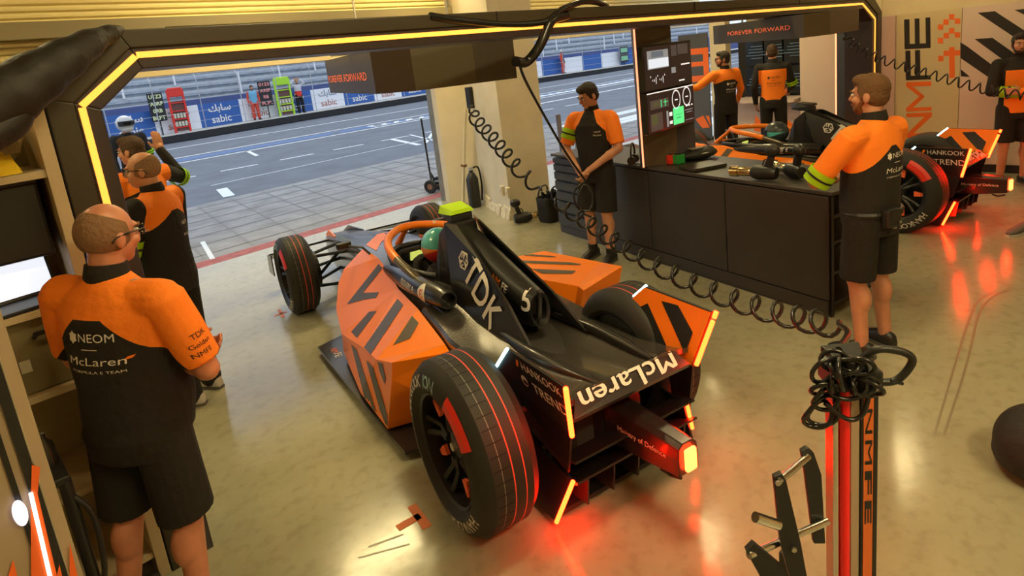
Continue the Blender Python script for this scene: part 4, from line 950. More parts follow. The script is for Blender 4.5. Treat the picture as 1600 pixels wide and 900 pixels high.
def person(label, loc, yaw, H=1.76, arms=None, feet=None, head_yaw=0, head_pitch=0, bottom='shorts', shirt=None, sleeve='short', belly=0, build=1.0,
           hair=None, skin=None, beard=None, voxel=.0075, glasses=None, shoe=None, planes=(), zone=None, cloth=None, group=None, lean=(0, 0), bald=False, collar=True, texts=(), hands=True, band=None, sock=None, long_neck=0, botmat=None):
    k = H / 1.76
    t = thing('person', label, 'person', loc, yaw, group, k)
    skin = skin or SKIN; shirt = shirt or [BLACK_CLOTH, ORANGE_CLOTH, LIGHTTXT, YELLOW]
    arms = arms or {}; A_ = {}
    lx_, ly_ = lean
    for s, nm in ((1, 'R'), (-1, 'L')):
        sh = V((s * .195 * build + lx_, -.01 + ly_, 1.425)); a = arms.get(nm)
        if a: el, wr, hd, hn, cu = [V(p) if isinstance(p, tuple) else p for p in a]
        else: el, wr, hd, hn, cu = V((s * .27, -.03, 1.13)), V((s * .26, .06, .88)), V((0, .25, -1)), V((-s, 0, 0)), .45
        A_[s] = (sh, el, wr, hd, hn, cu)
    F = {}
    for s, nm in ((1, 'R'), (-1, 'L')):
        f = (feet or {}).get(nm)
        hip = V((s * .095, 0, .93)); kn = V((s * .11, .02, .50)); an = V((s * .12, -.02, .085)); fd = V((s * .22, 1, 0)).normalized()
        if f: an = V((f[0], f[1], .085)); fd = V((f[2], f[3], 0)).normalized(); kn = hip.lerp(an, .52) + V((0, .03, 0))
        F[s] = (hip, kn, an, fd)
    Rh = M.Rotation(head_yaw, 3, 'Z') @ M.Rotation(-head_pitch, 3, 'X'); nb = V((lx_, ly_ - .01, 1.47)); hc = V((lx_, ly_ + .02, 1.638 + long_neck)) + V((0, -.02, 0)) + Rh @ V((0, .02, 0))
    hp = lambda x, y, z: hc + Rh @ V((x, y, z))
    # ---- one continuous body
    b = MB()
    b.ball(hp(0, -.012, .025), (.0745, .094, .094), rot=Rh); b.ball(hp(0, .022, -.030), (.060, .070, .075), rot=Rh); b.ball(hp(0, .050, -.078), (.036, .034, .032), rot=Rh)
    cap(b, hp(0, .086, .012), hp(0, .104, -.020), .010, .0155); b.ball(hp(0, .078, .030), (.050, .016, .012), rot=Rh); b.ball(hp(0, .083, -.058), (.024, .012, .011), rot=Rh)
    for s in (1, -1):
        b.ball(hp(s * .077, -.012, -.008), (.010, .020, .033), rot=Rh); b.ball(hp(s * .042, .062, -.022), (.024, .022, .022), rot=Rh)
    cap(b, nb - V((0, .005, .03)), hp(0, -.018, -.04), .060, .056)
    stack(b, [(0, 0, .90, .15, .10), (0, belly * .3, 1.05, .14, .10 + belly * .5), (lx_ * .6, ly_ * .6, 1.25, .155, .105), (lx_, ly_, 1.38, .165, .10), (lx_, ly_, 1.46, .10, .07)])
    for s in (1, -1):
        sh, el, wr, hd, hn, cu = A_[s]
        cap(b, V((lx_ + s * .08, ly_ - .01, 1.43)), sh, .06, .058); cap(b, sh, el, .055, .043); cap(b, el, wr, .045, .029)
        m_ = el.lerp(wr, .3); b.ball(m_, .046)
        if hands: hand(b, wr, hd, hn, -s if False else (1 if s > 0 else -1), cu)
        hip, kn, an, fd = F[s]
        cap(b, hip, kn, .088, .060); cap(b, kn, an, .056, .040); cf = kn.lerp(an, .28) - fd * .022; b.ball(cf, (.054, .054, .10)); b.ball(kn + fd * .012, (.052, .05, .06))
        cap(b, an - V((0, 0, .045)), an + fd * .10 - V((0, 0, .05)), .034, .03)
    bb = vox(b, voxel, 4)
    body = bb.build('body', [skin], t, smooth=180)
    # ---- shirt
    c = MB(); sw = build
    stack(c, [(0, belly * .25, .865, .178 * sw, .128 + belly * .5), (0, belly * .45, .97, .180 * sw, .130 + belly * .75), (0, belly * .5, 1.08, .172 * sw, .128 + belly * .8), (lx_ * .6, ly_ * .6 + belly * .2, 1.24, .186 * sw, .134 + belly * .4), (lx_, ly_, 1.36, .196 * sw, .128 + belly * .1), (lx_, ly_ - .008, 1.43, .178 * sw, .102), (lx_, ly_ - .012, 1.475, .115, .08), (lx_, ly_ - .012, 1.505, .072, .066)])
    for s in (1, -1):
        sh, el, wr, hd, hn, cu = A_[s]
        cap(c, V((lx_ + s * .08, ly_ - .01, 1.415)), sh + V((-s * .01, 0, -.008)), .072, .074)
        sd = (el - sh)
        if sleeve == 'short':
            e2 = sh + sd * .86; c.loft([[sh + sd * f + ring for ring in [(c.frame(sd)[0] * math.cos(a) + c.frame(sd)[1] * math.sin(a)) * r for a in [2 * math.pi * q_ / 16 for q_ in range(16)]]] for f, r in ((0, .072), (.4, .074), (.86, .070))])
        else:
            cap(c, sh, el, .073, .058); cap(c, el, wr, .058, .040)
    c = vox(c, voxel, 5)
    if zone: zones(c, planes, zone)
    tb = bvh_of(c)
    for tx in texts:
        a, kw = tx; kw = dict(kw); fnk = kw.pop('fn', write); fnk(c, *a, bvh=tb, off=.004, reach=.35, maxlen=.03, **kw)
    c.build('shirt', shirt, t, smooth=180, recalc=False)
    if collar:
        m1 = MB(); cz = V((lx_, ly_ - .012, 1.50)); m1.lathe([(.070, -.02), (.073, 0), (.066, .045), (.058, .045), (.062, -.015), (.070, -.02)], cz, (0, .12, 1), 24); m1.build('collar', [BLACK_CLOTH], t, smooth=60)
    # ---- trousers or shorts
    g = MB(); low = .40 if bottom == 'shorts' else .09
    stack(g, [(0, -.005, .80, .165 * sw, .130), (0, -.008, .90, .172 * sw, .128 + belly * .3), (0, belly * .2, .99, .165 * sw, .120 + belly * .5)])
    for s in (1, -1):
        hip, kn, an, fd = F[s]; cap(g, hip - V((0, 0, .02)), hip.lerp(kn, .3), .105, .102)
        axis = (an - hip)
        if bottom == 'shorts':
            e = hip.lerp(kn, 1.0) + V((0, 0, -.005)); fr = g.frame(kn - hip)
            g.loft([[hip.lerp(kn, f) + (fr[0] * math.cos(a) + fr[1] * math.sin(a)) * r for a in [2 * math.pi * q_ / 18 for q_ in range(18)]] for f, r in ((.1, .104), (.5, .103), (.96, .104))])
        else:
            cap(g, hip, kn, .104, .088); cap(g, kn, an, .088, .070); g.ball(kn + fd * .012, (.086, .086, .10)); g.ball(kn.lerp(an, .28) - fd * .02, (.076, .078, .12))
            fr = g.frame(an - kn); g.loft([[kn.lerp(an, f) + (fr[0] * math.cos(a) + fr[1] * math.sin(a)) * r for a in [2 * math.pi * q_ / 18 for q_ in range(18)]] for f, r in ((.5, .074), (1.0, .072))])
    vox(g, voxel, 4).build('shorts' if bottom == 'shorts' else 'trousers', [botmat or SHORTS], t, smooth=180)
    # ---- shoes
    for s in (1, -1):
        hip, kn, an, fd = F[s]; lat = V((fd.y, -fd.x, 0)); m1 = MB(); base = V((an.x, an.y, 0))
        def ringf(dist, w_, h0, h1): return [base + fd * dist + lat * (w_ * math.cos(a)) + V((0, 0, h0 + (h1 - h0) * (.5 + .5 * math.sin(a)))) for a in [2 * math.pi * q_ / 14 for q_ in range(14)]]
        m1.loft([ringf(-.075, .025, .005, .07), ringf(-.06, .036, .0, .10), ringf(-.01, .040, .0, .115), ringf(.06, .044, .0, .095), ringf(.13, .047, .0, .065), ringf(.18, .038, .004, .045), ringf(.205, .018, .008, .032)])
        sh_ = m1.build('shoe', [shoe or SATIN], t, smooth=50)
        m2 = MB(); m2.prism([base + fd * d_ + lat * w_ - V((0, 0, 0)) for d_, w_ in ((-.08, -.025), (.05, -.044), (.14, -.048), (.20, -.03), (.21, 0), (.20, .03), (.14, .048), (.05, .044), (-.08, .025))], (0, 0, .018)); m2.build('sole', [mat('sole grey', (.10, .09, .08), .7)], sh_)
        if sock: m2 = MB(); m2.cyl(an - V((0, 0, .02)), an.lerp(kn, .16), .046, .050, 16); m2.build('sock', [sock], t)
    # ---- hair, beard, eyes
    if hair:
        h = MB(); 
        if bald:
            h.ball(hp(0, -.0135, .022), (.0775, .0955, .0935), rot=Rh, n=24)
            for co_, no_ in ((V((0, -.05, .086)), V((0, .50, 1))), (V((0, .030, 0)), V((0, 1, .25))), (V((0, -.03, -.055)), V((0, -.3, -1)))):
                bmesh.ops.bisect_plane(h.bm, geom=h.bm.verts[:] + h.bm.edges[:] + h.bm.faces[:], plane_co=hc + Rh @ co_, plane_no=Rh @ no_, clear_outer=True)
            bmesh.ops.solidify(h.bm, geom=h.bm.faces[:], thickness=-.003)
            h.build('hair', [hair], t, smooth=60)
        else:
            h.ball(hp(0, -.018, .045), (.081, .098, .088), rot=Rh); h.ball(hp(0, -.040, .0), (.078, .070, .075), rot=Rh); h.ball(hp(0, .035, .092), (.062, .058, .036), rot=Rh)
            for s in (1, -1): h.ball(hp(s * .071, .012, .015), (.010, .018, .04), rot=Rh)
            hv = vox(h, .008, 3)
            kill = [f for f in hv.bm.faces if (lambda p: p.y > .045 and p.z < .058)(Rh.inverted() @ (f.calc_center_median() - hc))]
            bmesh.ops.delete(hv.bm, geom=kill, context='FACES')
            for v in hv.bm.verts: v.co += (v.co - hc).normalized() * random.uniform(-.003, .004)
            hv.build('hair', [hair], t, smooth=180)
    if beard:
        h = MB(); h.ball(hp(0, .040, -.075), (.052, .050, .040), rot=Rh)
        for s in (1, -1): cap(h, hp(s * .064, .0, -.01), hp(s * .045, .045, -.07), .013, .018)
        h.ball(hp(0, .092, -.048), (.028, .010, .007), rot=Rh); vox(h, .007, 2).build('beard', [beard], t, smooth=180)
    for s in (1, -1):
        m1 = MB(); m1.ball(hp(s * .031, .082, .008), (.014, .009, .009), rot=Rh, n=8); m1.ball(hp(s * .031, .089, .008), (.006, .004, .006), m=1, rot=Rh, n=8); m1.build('eye', [mat('eye white', (.7, .68, .65), .3), mat('iris', (.03, .02, .015), .2)], t, smooth=60)
        m1 = MB(); m1.tube([hp(s * .014, .096, .026), hp(s * .032, .094, .032), hp(s * .050, .080, .026)], [.004, .005, .003], 6); m1.build('eyebrow', [hair or mat('brow', (.12, .06, .03), .8)], t)
    m1 = MB(); m1.tube([hp(-.022, .088, -.058), hp(0, .096, -.057), hp(.022, .088, -.058)], [.003, .005, .003], 6); m1.build('lips', [mat('lips', (.40, .13, .10), .5)], t)
    if glasses:
        m1 = MB()
        for s in (1, -1):
            m1.tube([hp(s * .032 + .024 * math.cos(a), .108 - .012 * abs(math.cos(a)) * (1 if math.cos(a) * s > 0 else 0), .006 + .018 * math.sin(a)) for a in [2 * math.pi * q_ / 16 for q_ in range(16)]], .003, 6, closed=True)
            m1.tube([hp(s * .056, .098, .012), hp(s * .080, .03, .014), hp(s * .083, -.03, .006), hp(s * .079, -.045, -.012)], .0032, 6)
        m1.tube([hp(-.010, .112, .010), hp(.010, .112, .010)], .003, 6); m1.build('glasses', [glasses], t)
    if band:                                   # yellow arm band: (side, from, to along upper arm / forearm, which)
        s, which, f0, f1 = band; sh, el, wr = A_[s][:3]; a0, a1 = (sh, el) if which == 'upper' else (el, wr); rr = .083 if which == 'upper' else (.066 if sleeve == 'long' else .052)
        m1 = MB(); p0, p1 = a0.lerp(a1, f0), a0.lerp(a1, f1); m1.cyl(p0, p1, rr, rr * .97, 24, caps=False); bmesh.ops.solidify(m1.bm, geom=m1.bm.faces[:], thickness=.004)
        m1.cyl(p0.lerp(p1, .42), p0.lerp(p1, .58), rr * 1.02, rr * 1.015, 24, m=1, caps=False); m1.build('arm_band', [YELLOW, SATIN], t, smooth=40, recalc=True)
    t['_'] = 0; del t['_']
    return t, dict(A=A_, F=F, hp=hp, hc=hc, Rh=Rh)
def yokefn(z0, inner, slope, low=1.16):         # orange yoke and sleeves: boundary drops diagonally to the arm pits
    def fn(c):
        x = abs(c.x); lim = z0 - max(0, x - inner) * slope
        return 1 if (c.z > lim and c.z > low) else 0
    return fn
def yokeplanes(z0, inner, slope, low=1.16):
    P_ = [((0, 0, z0), (0, 0, 1)), ((0, 0, low), (0, 0, 1))]
    for s in (1, -1): P_ += [((s * inner, 0, z0), (s * slope, 0, 1)), ((s * inner, 0, 0), (1, 0, 0))]
    return P_
BK = dict(right=(1, 0, 0), up=(0, 0, 1))
def badge(z, x=-.085, w=.17):                   # team lettering on a back (seen from behind: right = +X)
    return [(('NEOM', (x + .035, -.3, z), (1, 0, 0), (0, 0, 1)), dict(width=w * .62, height=.030, m=2, bold=.015)),
            (('McLaren', (x + .02, -.3, z - .085), (1, 0, 0), (0, 0, 1)), dict(width=w, height=.030, m=2, bold=.02, shear=.1)),
            (([(0, 0), (.012, .012), (.034, .016), (.026, .006), (.012, .002)], (x + .02 + w * .46, -.3, z - .085), (1, 0, 0), (0, 0, 1)), dict(m=1, fn=shape)),
            (('FORMULA E TEAM', (x + .02, -.3, z - .125), (1, 0, 0), (0, 0, 1)), dict(width=w * .95, height=.010, m=2)),
            (([(.020 * math.cos(a) * (1 if i % 2 else .72), .024 * math.sin(a) * (1 if i % 2 else .72)) for i, a in enumerate([2 * math.pi * j / 12 for j in range(12)])], (x - .055, -.3, z), (1, 0, 0), (0, 0, 1)), dict(m=2, fn=shape)),
            (([(-.03, -.0015), (.03, -.0015), (.03, .0015), (-.03, .0015)], (x + .01, -.3, z - .042), (1, 0, 0), (0, 0, 1)), dict(m=2, fn=shape))]
BROWNH = mat('brown hair', (.060, .030, .014), .75, bump=.6, bscale=60); DARKH = mat('dark hair', (.018, .012, .008), .7, bump=.6, bscale=60); GREYH = mat('grey brown hair', (.23, .125, .065), .8, bump=.5, bscale=70); GINGER = mat('ginger beard', (.20, .07, .022), .8, bump=.6, bscale=60)
GINGERH = mat('light brown hair', (.13, .062, .022), .8, bump=.6, bscale=60)
BLKFRAME = mat('glasses frame', (.01, .01, .012), .25)
FLUSH = mat('flushed skin', (.55, .22, .13), .42, noise=.12, nscale=12)
# 1: near left, back to us, arms crossed
p1, i1 = person('person with balding head, glasses and crossed arms, nearest at the left, from behind', (.32, 2.71, 0), math.radians(-56), 1.76,
    arms={'R': ((.30, .05, 1.12), (.03, .19, 1.10), (-1, .1, .1), (0, -1, 0), .5), 'L': ((-.29, .06, 1.12), (.13, .17, 1.13), (1, .25, .05), (0, -.6, .5), .5)},
    feet={'R': (.16, -.01, .3, 1), 'L': (-.17, -.02, -.35, 1)}, head_yaw=-math.radians(10), head_pitch=.05, belly=.07, build=1.10, hair=GREYH, bald=True, skin=FLUSH, glasses=BLKFRAME, shoe=SATIN,
    planes=yokeplanes(1.375, .055, .95, 1.10), zone=yokefn(1.375, .055, .95, 1.10), texts=badge(1.315, .0, .21) + [(('TDK', (.5, .0, 1.285), (0, 1, .25), (0, -.25, 1)), dict(width=.055, height=.02, m=0)), (('Golden', (.5, .0, 1.25), (0, 1, .25), (0, -.25, 1)), dict(width=.07, height=.018, m=0)), (('NMFE', (.5, .0, 1.215), (0, 1, .25), (0, -.25, 1)), dict(width=.06, height=.018, m=0))], voxel=.0065)
p1.rotation_euler = (M.Rotation(math.radians(4.6), 3, V((.707, .707, 0))) @ M.Rotation(math.radians(-56), 3, 'Z')).to_euler()
# 2: by the portal, jacket, looking left
p2, i2 = person('balding person in glasses and an orange-shouldered black jacket, just beyond the portal', (1.05, 4.62, 0), math.radians(42), 1.76,
    arms={'L': ((-.27, .08, 1.13), (-.16, .26, .98), (.5, .7, -.3), (.5, 0, .5), .5), 'R': ((.27, .06, 1.13), (.18, .28, 1.0), (-.5, .7, -.3), (-.5, 0, .5), .5)},
    head_yaw=math.radians(20), bottom='trousers', sleeve='long', hair=GREYH, bald=True, glasses=BLKFRAME, skin=SKIN, band=(-1, 'upper', .62, .95), belly=.03, build=1.05, shoe=mat('white shoe', (.5, .46, .42), .6),
    planes=yokeplanes(1.36, .03, .6, 1.27) + [((-.20, 0, 0), (1, 0, 0)), ((.20, 0, 0), (1, 0, 0))], zone=lambda c: 1 if (c.z > 1.36 - max(0, abs(c.x) - .03) * .6 and c.z > 1.27 and abs(c.x) < .20) else 0,
    texts=[(('NEOM', (.06, -.3, 1.26), (1, 0, 0), (0, 0, 1)), dict(width=.075, height=.024, m=2, bold=.015)), (('McLaren', (.07, -.3, 1.18), (1, 0, 0), (0, 0, 1)), dict(width=.10, height=.02, m=2, shear=.1)), (('TREND', (-.45, -.02, 1.28), (0, -1, 0), (0, 0, 1)), dict(width=.07, height=.014, m=2))])
# 3: waving with raised right hand
w3 = onZ(203, 214, 1.79)
p3, i3 = person('dark-haired person raising an open right hand towards the pit lane', (w3.x, w3.y, 0), math.radians(14), 1.79,
    arms={'R': ((.40, .10, 1.33), (.30, .16, 1.60), (-.05, .0, 1), (0, 1, 0), .06)}, head_yaw=math.radians(30), bottom='trousers', sleeve='long', hair=BROWNH, band=(1, 'upper', .72, 1.0),
    planes=yokeplanes(1.33, .05, .35, 1.22) + [((.22, 0, 0), (1, 0, 0)), ((-.22, 0, 0), (1, 0, 0))], zone=lambda c: 1 if (c.z > 1.33 - max(0, abs(c.x) - .05) * .35 and abs(c.x) < .22 and c.z > 1.22) else 0, texts=badge(1.27, .05, .20))
# 4: helmeted, out in the pit lane
w4 = ray(187, 165) * 10.2 + CAM
HELM = mat('helmet shell', (.50, .52, .54), .2, coat=.6)
p4, i4 = person('person in a grey crash helmet standing out on the pit lane', (w4.x, w4.y, -.012), math.radians(188), 1.84, bottom='trousers', sleeve='long', collar=False, band=(-1, 'upper', .8, 1.0),
    planes=[((.12, 0, 0), (1, 0, 0)), ((-.12, 0, 0), (1, 0, 0)), ((0, 0, 1.38), (0, 0, 1)), ((0, 0, 1.0), (0, 0, 1))], zone=lambda c: 1 if abs(c.x) < .12 and c.z < 1.38 and c.z > 1.0 else 0)
def helmet(parent, hp, shell, visor, extra=None):
    h = MB(); h.ball(hp(0, 0, .012), (.125, .150, .130), n=20); h.ball(hp(0, .055, -.07), (.085, .085, .06), n=14); hv = vox(h, .008, 3)
    ms = [shell] + (extra or [])
    o = hv.build('helmet', ms, parent, smooth=180)
    v_ = MB(); rows = []
    for zz in (-.035, -.01, .02, .045): rows.append([hp(.131 * math.sin(a), .004 + .156 * math.cos(a), .01 + zz) for a in [math.radians(d) for d in range(-68, 69, 8)]])
    v_.loft(rows, closed=False, caps=False); bmesh.ops.solidify(v_.bm, geom=v_.bm.faces[:], thickness=.004); v_.build('visor', [visor], parent, smooth=60)
    return o
VIS = mat('dark visor', (.012, .012, .016), .08)
helmet(p4, i4['hp'], HELM, VIS)
# 5: standing by the bench, holding the coiled air hose
p5, i5 = person('dark-haired person in shorts looking down, hands together, by the workbench drawers', (4.70, 3.86, 0), math.radians(104), 1.77,
    arms={'R': ((.28, .06, 1.14), (.07, .26, .98), (-.5, .5, -.7), (-.5, -.2, .3), .75), 'L': ((-.27, .04, 1.13), (-.03, .25, .95), (.35, .5, -.75), (.5, -.2, .3), .75)},
    feet={'R': (.11, .0, .25, 1), 'L': (-.13, .10, .15, 1)}, head_yaw=math.radians(-32), head_pitch=.34, hair=DARKH, band=(1, 'upper', .35, .68), sock=SATIN,
    planes=[((.055, 0, 1.48), (1, 0, .42)), ((-.055, 0, 1.48), (-1, 0, .42)), ((0, 0, 1.16), (0, 0, 1)), ((.165, 0, 0), (1, 0, 0)), ((-.165, 0, 0), (1, 0, 0))],
    zone=lambda c: 1 if (abs(c.x) - .055 + (c.z - 1.48) * .42 > 0 and abs(c.x) > .165 - max(0, c.z - 1.30) * .8 and c.z > 1.16) else 0,
    texts=[(('NEOM', (.085 - .18, .4, 1.30), (-1, 0, 0), (0, 0, 1)), dict(width=.055, height=.014, m=2)), (('McLaren', (-.095, .4, 1.27), (-1, 0, 0), (0, 0, 1)), dict(width=.07, height=.014, m=2))])
# 6: right of the bench, back three quarter to us
p6, i6 = person('bearded person with a belt pack standing at the near end of the workbench', (4.06, 1.19, 0), math.radians(-16), 1.76,
    arms={'L': ((-.31, .16, 1.15), (-.06, .33, 1.10), (1, .1, -.1), (0, -1, 0), .4), 'R': ((.27, .10, 1.13), (.02, .26, 1.10), (-1, .3, .1), (0, -.6, .5), .5)},
    head_yaw=math.radians(12), hair=GINGERH, beard=GINGER, band=(-1, 'upper', .74, 1.0), build=1.12, belly=.03,
    planes=yokeplanes(1.35, .02, .8, 1.06) + [((-.18, 0, 0), (1, 0, 0))], zone=yokefn(1.35, .02, .8, 1.06), texts=badge(1.29, .01, .20), sock=None)
m1 = MB(); m1.box((-.06, -.16, .93), (.13, .05, .11), bev=.012); m1.box((-.06, -.19, .965), (.11, .012, .03)); m1.cyl((-.025, -.19, .90), (-.025, -.196, .90), .010, n=10, m=1); m1.box((-.075, -.19, .875), (.03, .006, .008), m=1); m1.build('belt_pack', [SATIN, ALU], p6)
m1 = MB(); m1.tube([V((.19 * math.cos(a), .145 * math.sin(a), .945)) for a in [2 * math.pi * k / 30 for k in range(30)]], .016, 6, closed=True); m1.build('belt', [SATIN], p6)
# 7 and 8: at the engineers desk
zk = lambda c: 1 if (c.z > 1.33 - max(0, abs(c.x) - .08) * .4 or abs(c.x) > .21) else 0
p7, i7 = person('bearded person with a black back, pointing left with an outstretched hand', (9.3, 4.87, 0), math.radians(-28), 1.80,
    arms={'L': ((-.42, .10, 1.26), (-.66, .20, 1.26), (-.9, .2, .35), (0, .5, -.3), .1), 'R': ((.30, .02, 1.16), (.34, .16, .98), (.2, .5, -.6), (-1, 0, 0), .4)},
    head_yaw=math.radians(62), hair=DARKH, beard=DARKH, bottom='trousers', sleeve='long', glasses=BLKFRAME, voxel=.009,
    planes=yokeplanes(1.33, .08, .4, 0.0)[:1] + [((.21, 0, 0), (1, 0, 0)), ((-.21, 0, 0), (1, 0, 0)), ((.08, 0, 1.33), (.4, 0, 1)), ((-.08, 0, 1.33), (-.4, 0, 1))], zone=zk, texts=badge(1.27, .02, .20))
p8, i8 = person('person in an orange-backed jacket facing the bank of screens', (9.9, 4.36, 0), math.radians(-68), 1.82, head_yaw=math.radians(6),
    arms={'R': ((.28, .06, 1.13), (.20, .34, 1.00), (0, .8, -.3), (0, -.3, -1), .2)},
    hair=BROWNH, bottom='trousers', sleeve='long', voxel=.009, band=(1, 'upper', .8, 1.0), planes=[((.20, 0, 0), (1, 0, 0)), ((-.20, 0, 0), (1, 0, 0)), ((0, 0, 1.39), (0, 0, 1))], zone=lambda c: 1 if (abs(c.x) < .20 and c.z < 1.39) else 0,
    shirt=[BLACK_CLOTH, ORANGE_CLOTH, mat('dark print', (.03, .02, .02), .6)], texts=badge(1.27, .0, .20))
# 9: far right, arms crossed, facing us
p9, i9 = person('person with crossed arms in front of the striped wall panel', (8.95, 1.13, 0), math.radians(118), 1.72,
    arms={'R': ((.29, .08, 1.13), (-.02, .24, 1.11), (-1, .1, .1), (0, -1, 0), .5), 'L': ((-.28, .09, 1.13), (.06, .26, 1.13), (1, .1, .1), (0, -1, 0), .5)}, sleeve='long', band=(1, 'fore', .25, .75),
    head_yaw=math.radians(-10), hair=DARKH, beard=DARKH, voxel=.009, planes=[((.15, 0, 0), (1, 0, 0)), ((-.15, 0, 0), (1, 0, 0)), ((0, 0, 1.36), (0, 0, 1))], zone=lambda c: 1 if abs(c.x) < .15 and c.z < 1.36 else 0)
# marshals on the pit wall ledge
RT = mat('red trousers', (.60, .07, .04), .8); LBV = mat('light blue vest', (.16, .42, .62), .8); PALE = mat('pale cloth', (.55, .55, .60), .8)
def ledge_pt(px, off):
    y = 31.0
    for _ in range(8): p = onY(px, 150, y); y = wy(p.x) + off
    return onY(px, 150, y)
def ledge(px, py): 
    p = ledge_pt(px, .60); p.z = .345; return p
a3 = ledge(395, 188); person('marshal in a light blue vest and red trousers standing on the pit wall ledge', a3, math.radians(170), 1.75, hair=DARKH, bottom='trousers', sleeve='long', voxel=.014, hands=True, botmat=RT, shirt=[LBV, RT], zone=lambda c: 1 if abs(c.x) > .2 else 0)
a4 = ledge(467, 176); person('marshal with both hands raised to the head on the pit wall ledge', a4, math.radians(175), 1.8, hair=mat('fair hair', (.4, .28, .15), .8), bottom='trousers', sleeve='long', voxel=.014, shirt=[PALE, RED], planes=[((0, 0, 1.15), (0, 0, 1))], zone=lambda c: 1 if c.z < 1.15 else 0,
    arms={'R': ((.36, .05, 1.55), (.14, .04, 1.72), (-.6, 0, .6), (0, 1, 0), .3), 'L': ((-.36, .05, 1.55), (-.14, .04, 1.72), (.6, 0, .6), (0, 1, 0), .3)})
a5 = ledge(884, 118); person('marshal in red trousers seen through the right opening, on the pit wall ledge', a5, math.radians(200), 1.78, hair=mat('white cap', (.7, .7, .7), .8), bottom='trousers', sleeve='long', voxel=.014, botmat=RT, shirt=[mat('navy cloth', (.03, .035, .09), .8), RT], zone=lambda c: 1 if c.x > .12 else 0)
# drivers in the cars
def driver(car, label, helm_cols):
    Wm = M.Translation(car.location) @ M.Rotation(car.rotation_euler.z, 4, 'Z'); base = Wm @ V((0, 1.62, .30))
    t = thing('person', label, 'person', base, car.rotation_euler.z)
    b = MB(); stack(b, [(0, -.05, .02, .15, .12), (0, -.04, .2, .16, .11), (0, -.02, .33, .17, .10), (0, 0, .40, .10, .07)]); cap(b, (0, 0, .38), (0, 0, .47), .055, .055); b.ball((0, .01, .54), (.085, .10, .11))
    for s in (1, -1):
        cap(b, (s * .16, -.01, .33), (s * .17, .17, .16), .05, .045); cap(b, (s * .17, .17, .16), (s * .07, .36, .30), .042, .032); hand(b, (s * .07, .36, .30), (-s * .3, .5, .5), (-s * .6, 0, -.4), s, .9)
        cap(b, (s * .09, .05, .03), (s * .10, .50, .14), .075, .06); cap(b, (s * .10, .50, .14), (s * .08, .85, -.02), .055, .045)
    vox(b, .008, 3).build('body', [mat('race suit', (.03, .03, .035), .8)], t, smooth=180)
    hp = lambda x, y, z: V((x, y + .02, z + .52))
    shell, c2, c3 = helm_cols
    h = MB(); h.ball(hp(0, 0, .012), (.125, .150, .130), n=20); h.ball(hp(0, .06, -.06), (.085, .085, .06), n=14); hv = vox(h, .008, 3)
    zones(hv, [((0, 0, .545), (0, 0, 1)), ((0, 0, .50), (0, .35, 1)), ((0, -.03, 0), (0, 1, .3))], lambda c: 0 if c.z > .545 else (1 if c.z > .50 - .35 * c.y else 2))
    hv.build('helmet', [shell, c2, c3], t, smooth=180)
    v_ = MB(); rows = []
    for zz in (-.03, -.01, .02, .04): rows.append([hp(.131 * math.sin(a), .004 + .156 * math.cos(a), .01 + zz) for a in [math.radians(d) for d in range(-68, 69, 8)]])
    v_.loft(rows, closed=False, caps=False); bmesh.ops.solidify(v_.bm, geom=v_.bm.faces[:], thickness=.004); v_.build('visor', [VIS], t, smooth=60)
TURQ = mat('turquoise paint', (.10, .55, .60), .25, coat=.5)
driver(car1, 'driver in a turquoise, orange and red helmet, in the nearest racing car', (TURQ, mat('helmet orange', (.9, .25, .05), .3), mat('helmet red', (.65, .03, .02), .3)))
driver(car2, 'driver in a turquoise and dark helmet, seated in the farther car', (mat('helmet slate', (.05, .06, .07), .3), TURQ, mat('helmet slate', (.05, .06, .07), .3)))
# ================================================================ EQUIPMENT AND LOOSE THINGS
HOSE = mat('black hose', (.010, .010, .011), .22)
def at_f(px, py, f): return CAM + ray(px, py) * f
def local(t, pts): return [V(p) - V(t.location) for p in pts]
def hose(name, label, cat, pts, r, n=8, group=None, mt=HOSE, extra=None):
    m1 = MB(); m1.tube(pts, r, n); o = m1.build(name, [mt], smooth=60); return tag(o, label, cat, group)
# --- near jack stand
jb = V((1.640, .527, 0)); 
jr = V((.7, -.714, 0)).normalized(); ja = V((jr.y * -1, jr.x, 0))      # right, away
jt = thing('jack_stand', 'tall pneumatic jack stand with aluminium column and black hoses, at the near right', 'jack', jb)
def J_(x, y, z): return jr * x + ja * y + V((0, 0, z + (.052 if z > .2 else 0)))
def jbox(x0, x1, y0, y1, z0, z1, nm, mt, bev=.003, lab=None):
    m1 = MB(); m1.hexa([J_(x0, y0, z0), J_(x1, y0, z0), J_(x1, y1, z0), J_(x0, y1, z0)], [J_(x0, y0, z1), J_(x1, y0, z1), J_(x1, y1, z1), J_(x0, y1, z1)])
    o = m1.build(nm, mt if isinstance(mt, list) else [mt], jt, bev=bev); return o
REDREFL = mat('red reflection paint', (.95, .012, .012), .32)
ALUP = mat('warm aluminium', (.50, .42, .34), .28, metal=.9)
jbox(-.058, .058, -.022, .03, .06, 1.09, 'column', [ALUP])
m1 = MB(); m1.cyl(J_(-.052, -.020, .06), J_(-.052, -.020, 1.09), .0085, n=16); m1.build('edge_rod', [CHROME], jt, smooth=60)
m1 = MB(); m1.cyl(J_(-.030, -.024, .06), J_(-.030, -.024, 1.09), .0135, n=20); m1.build('red_reflection_tube', [REDREFL], jt, smooth=60)  # tube coloured red to stand for the red lights reflected in the column
jbox(-.014, .010, -.026, -.018, .06, 1.09, 'front_strip', [mat('beige strip', (.40, .31, .22), .35)])
jbox(.012, .017, -.030, -.018, .06, 1.09, 'dark_rib', [SATIN], .001)
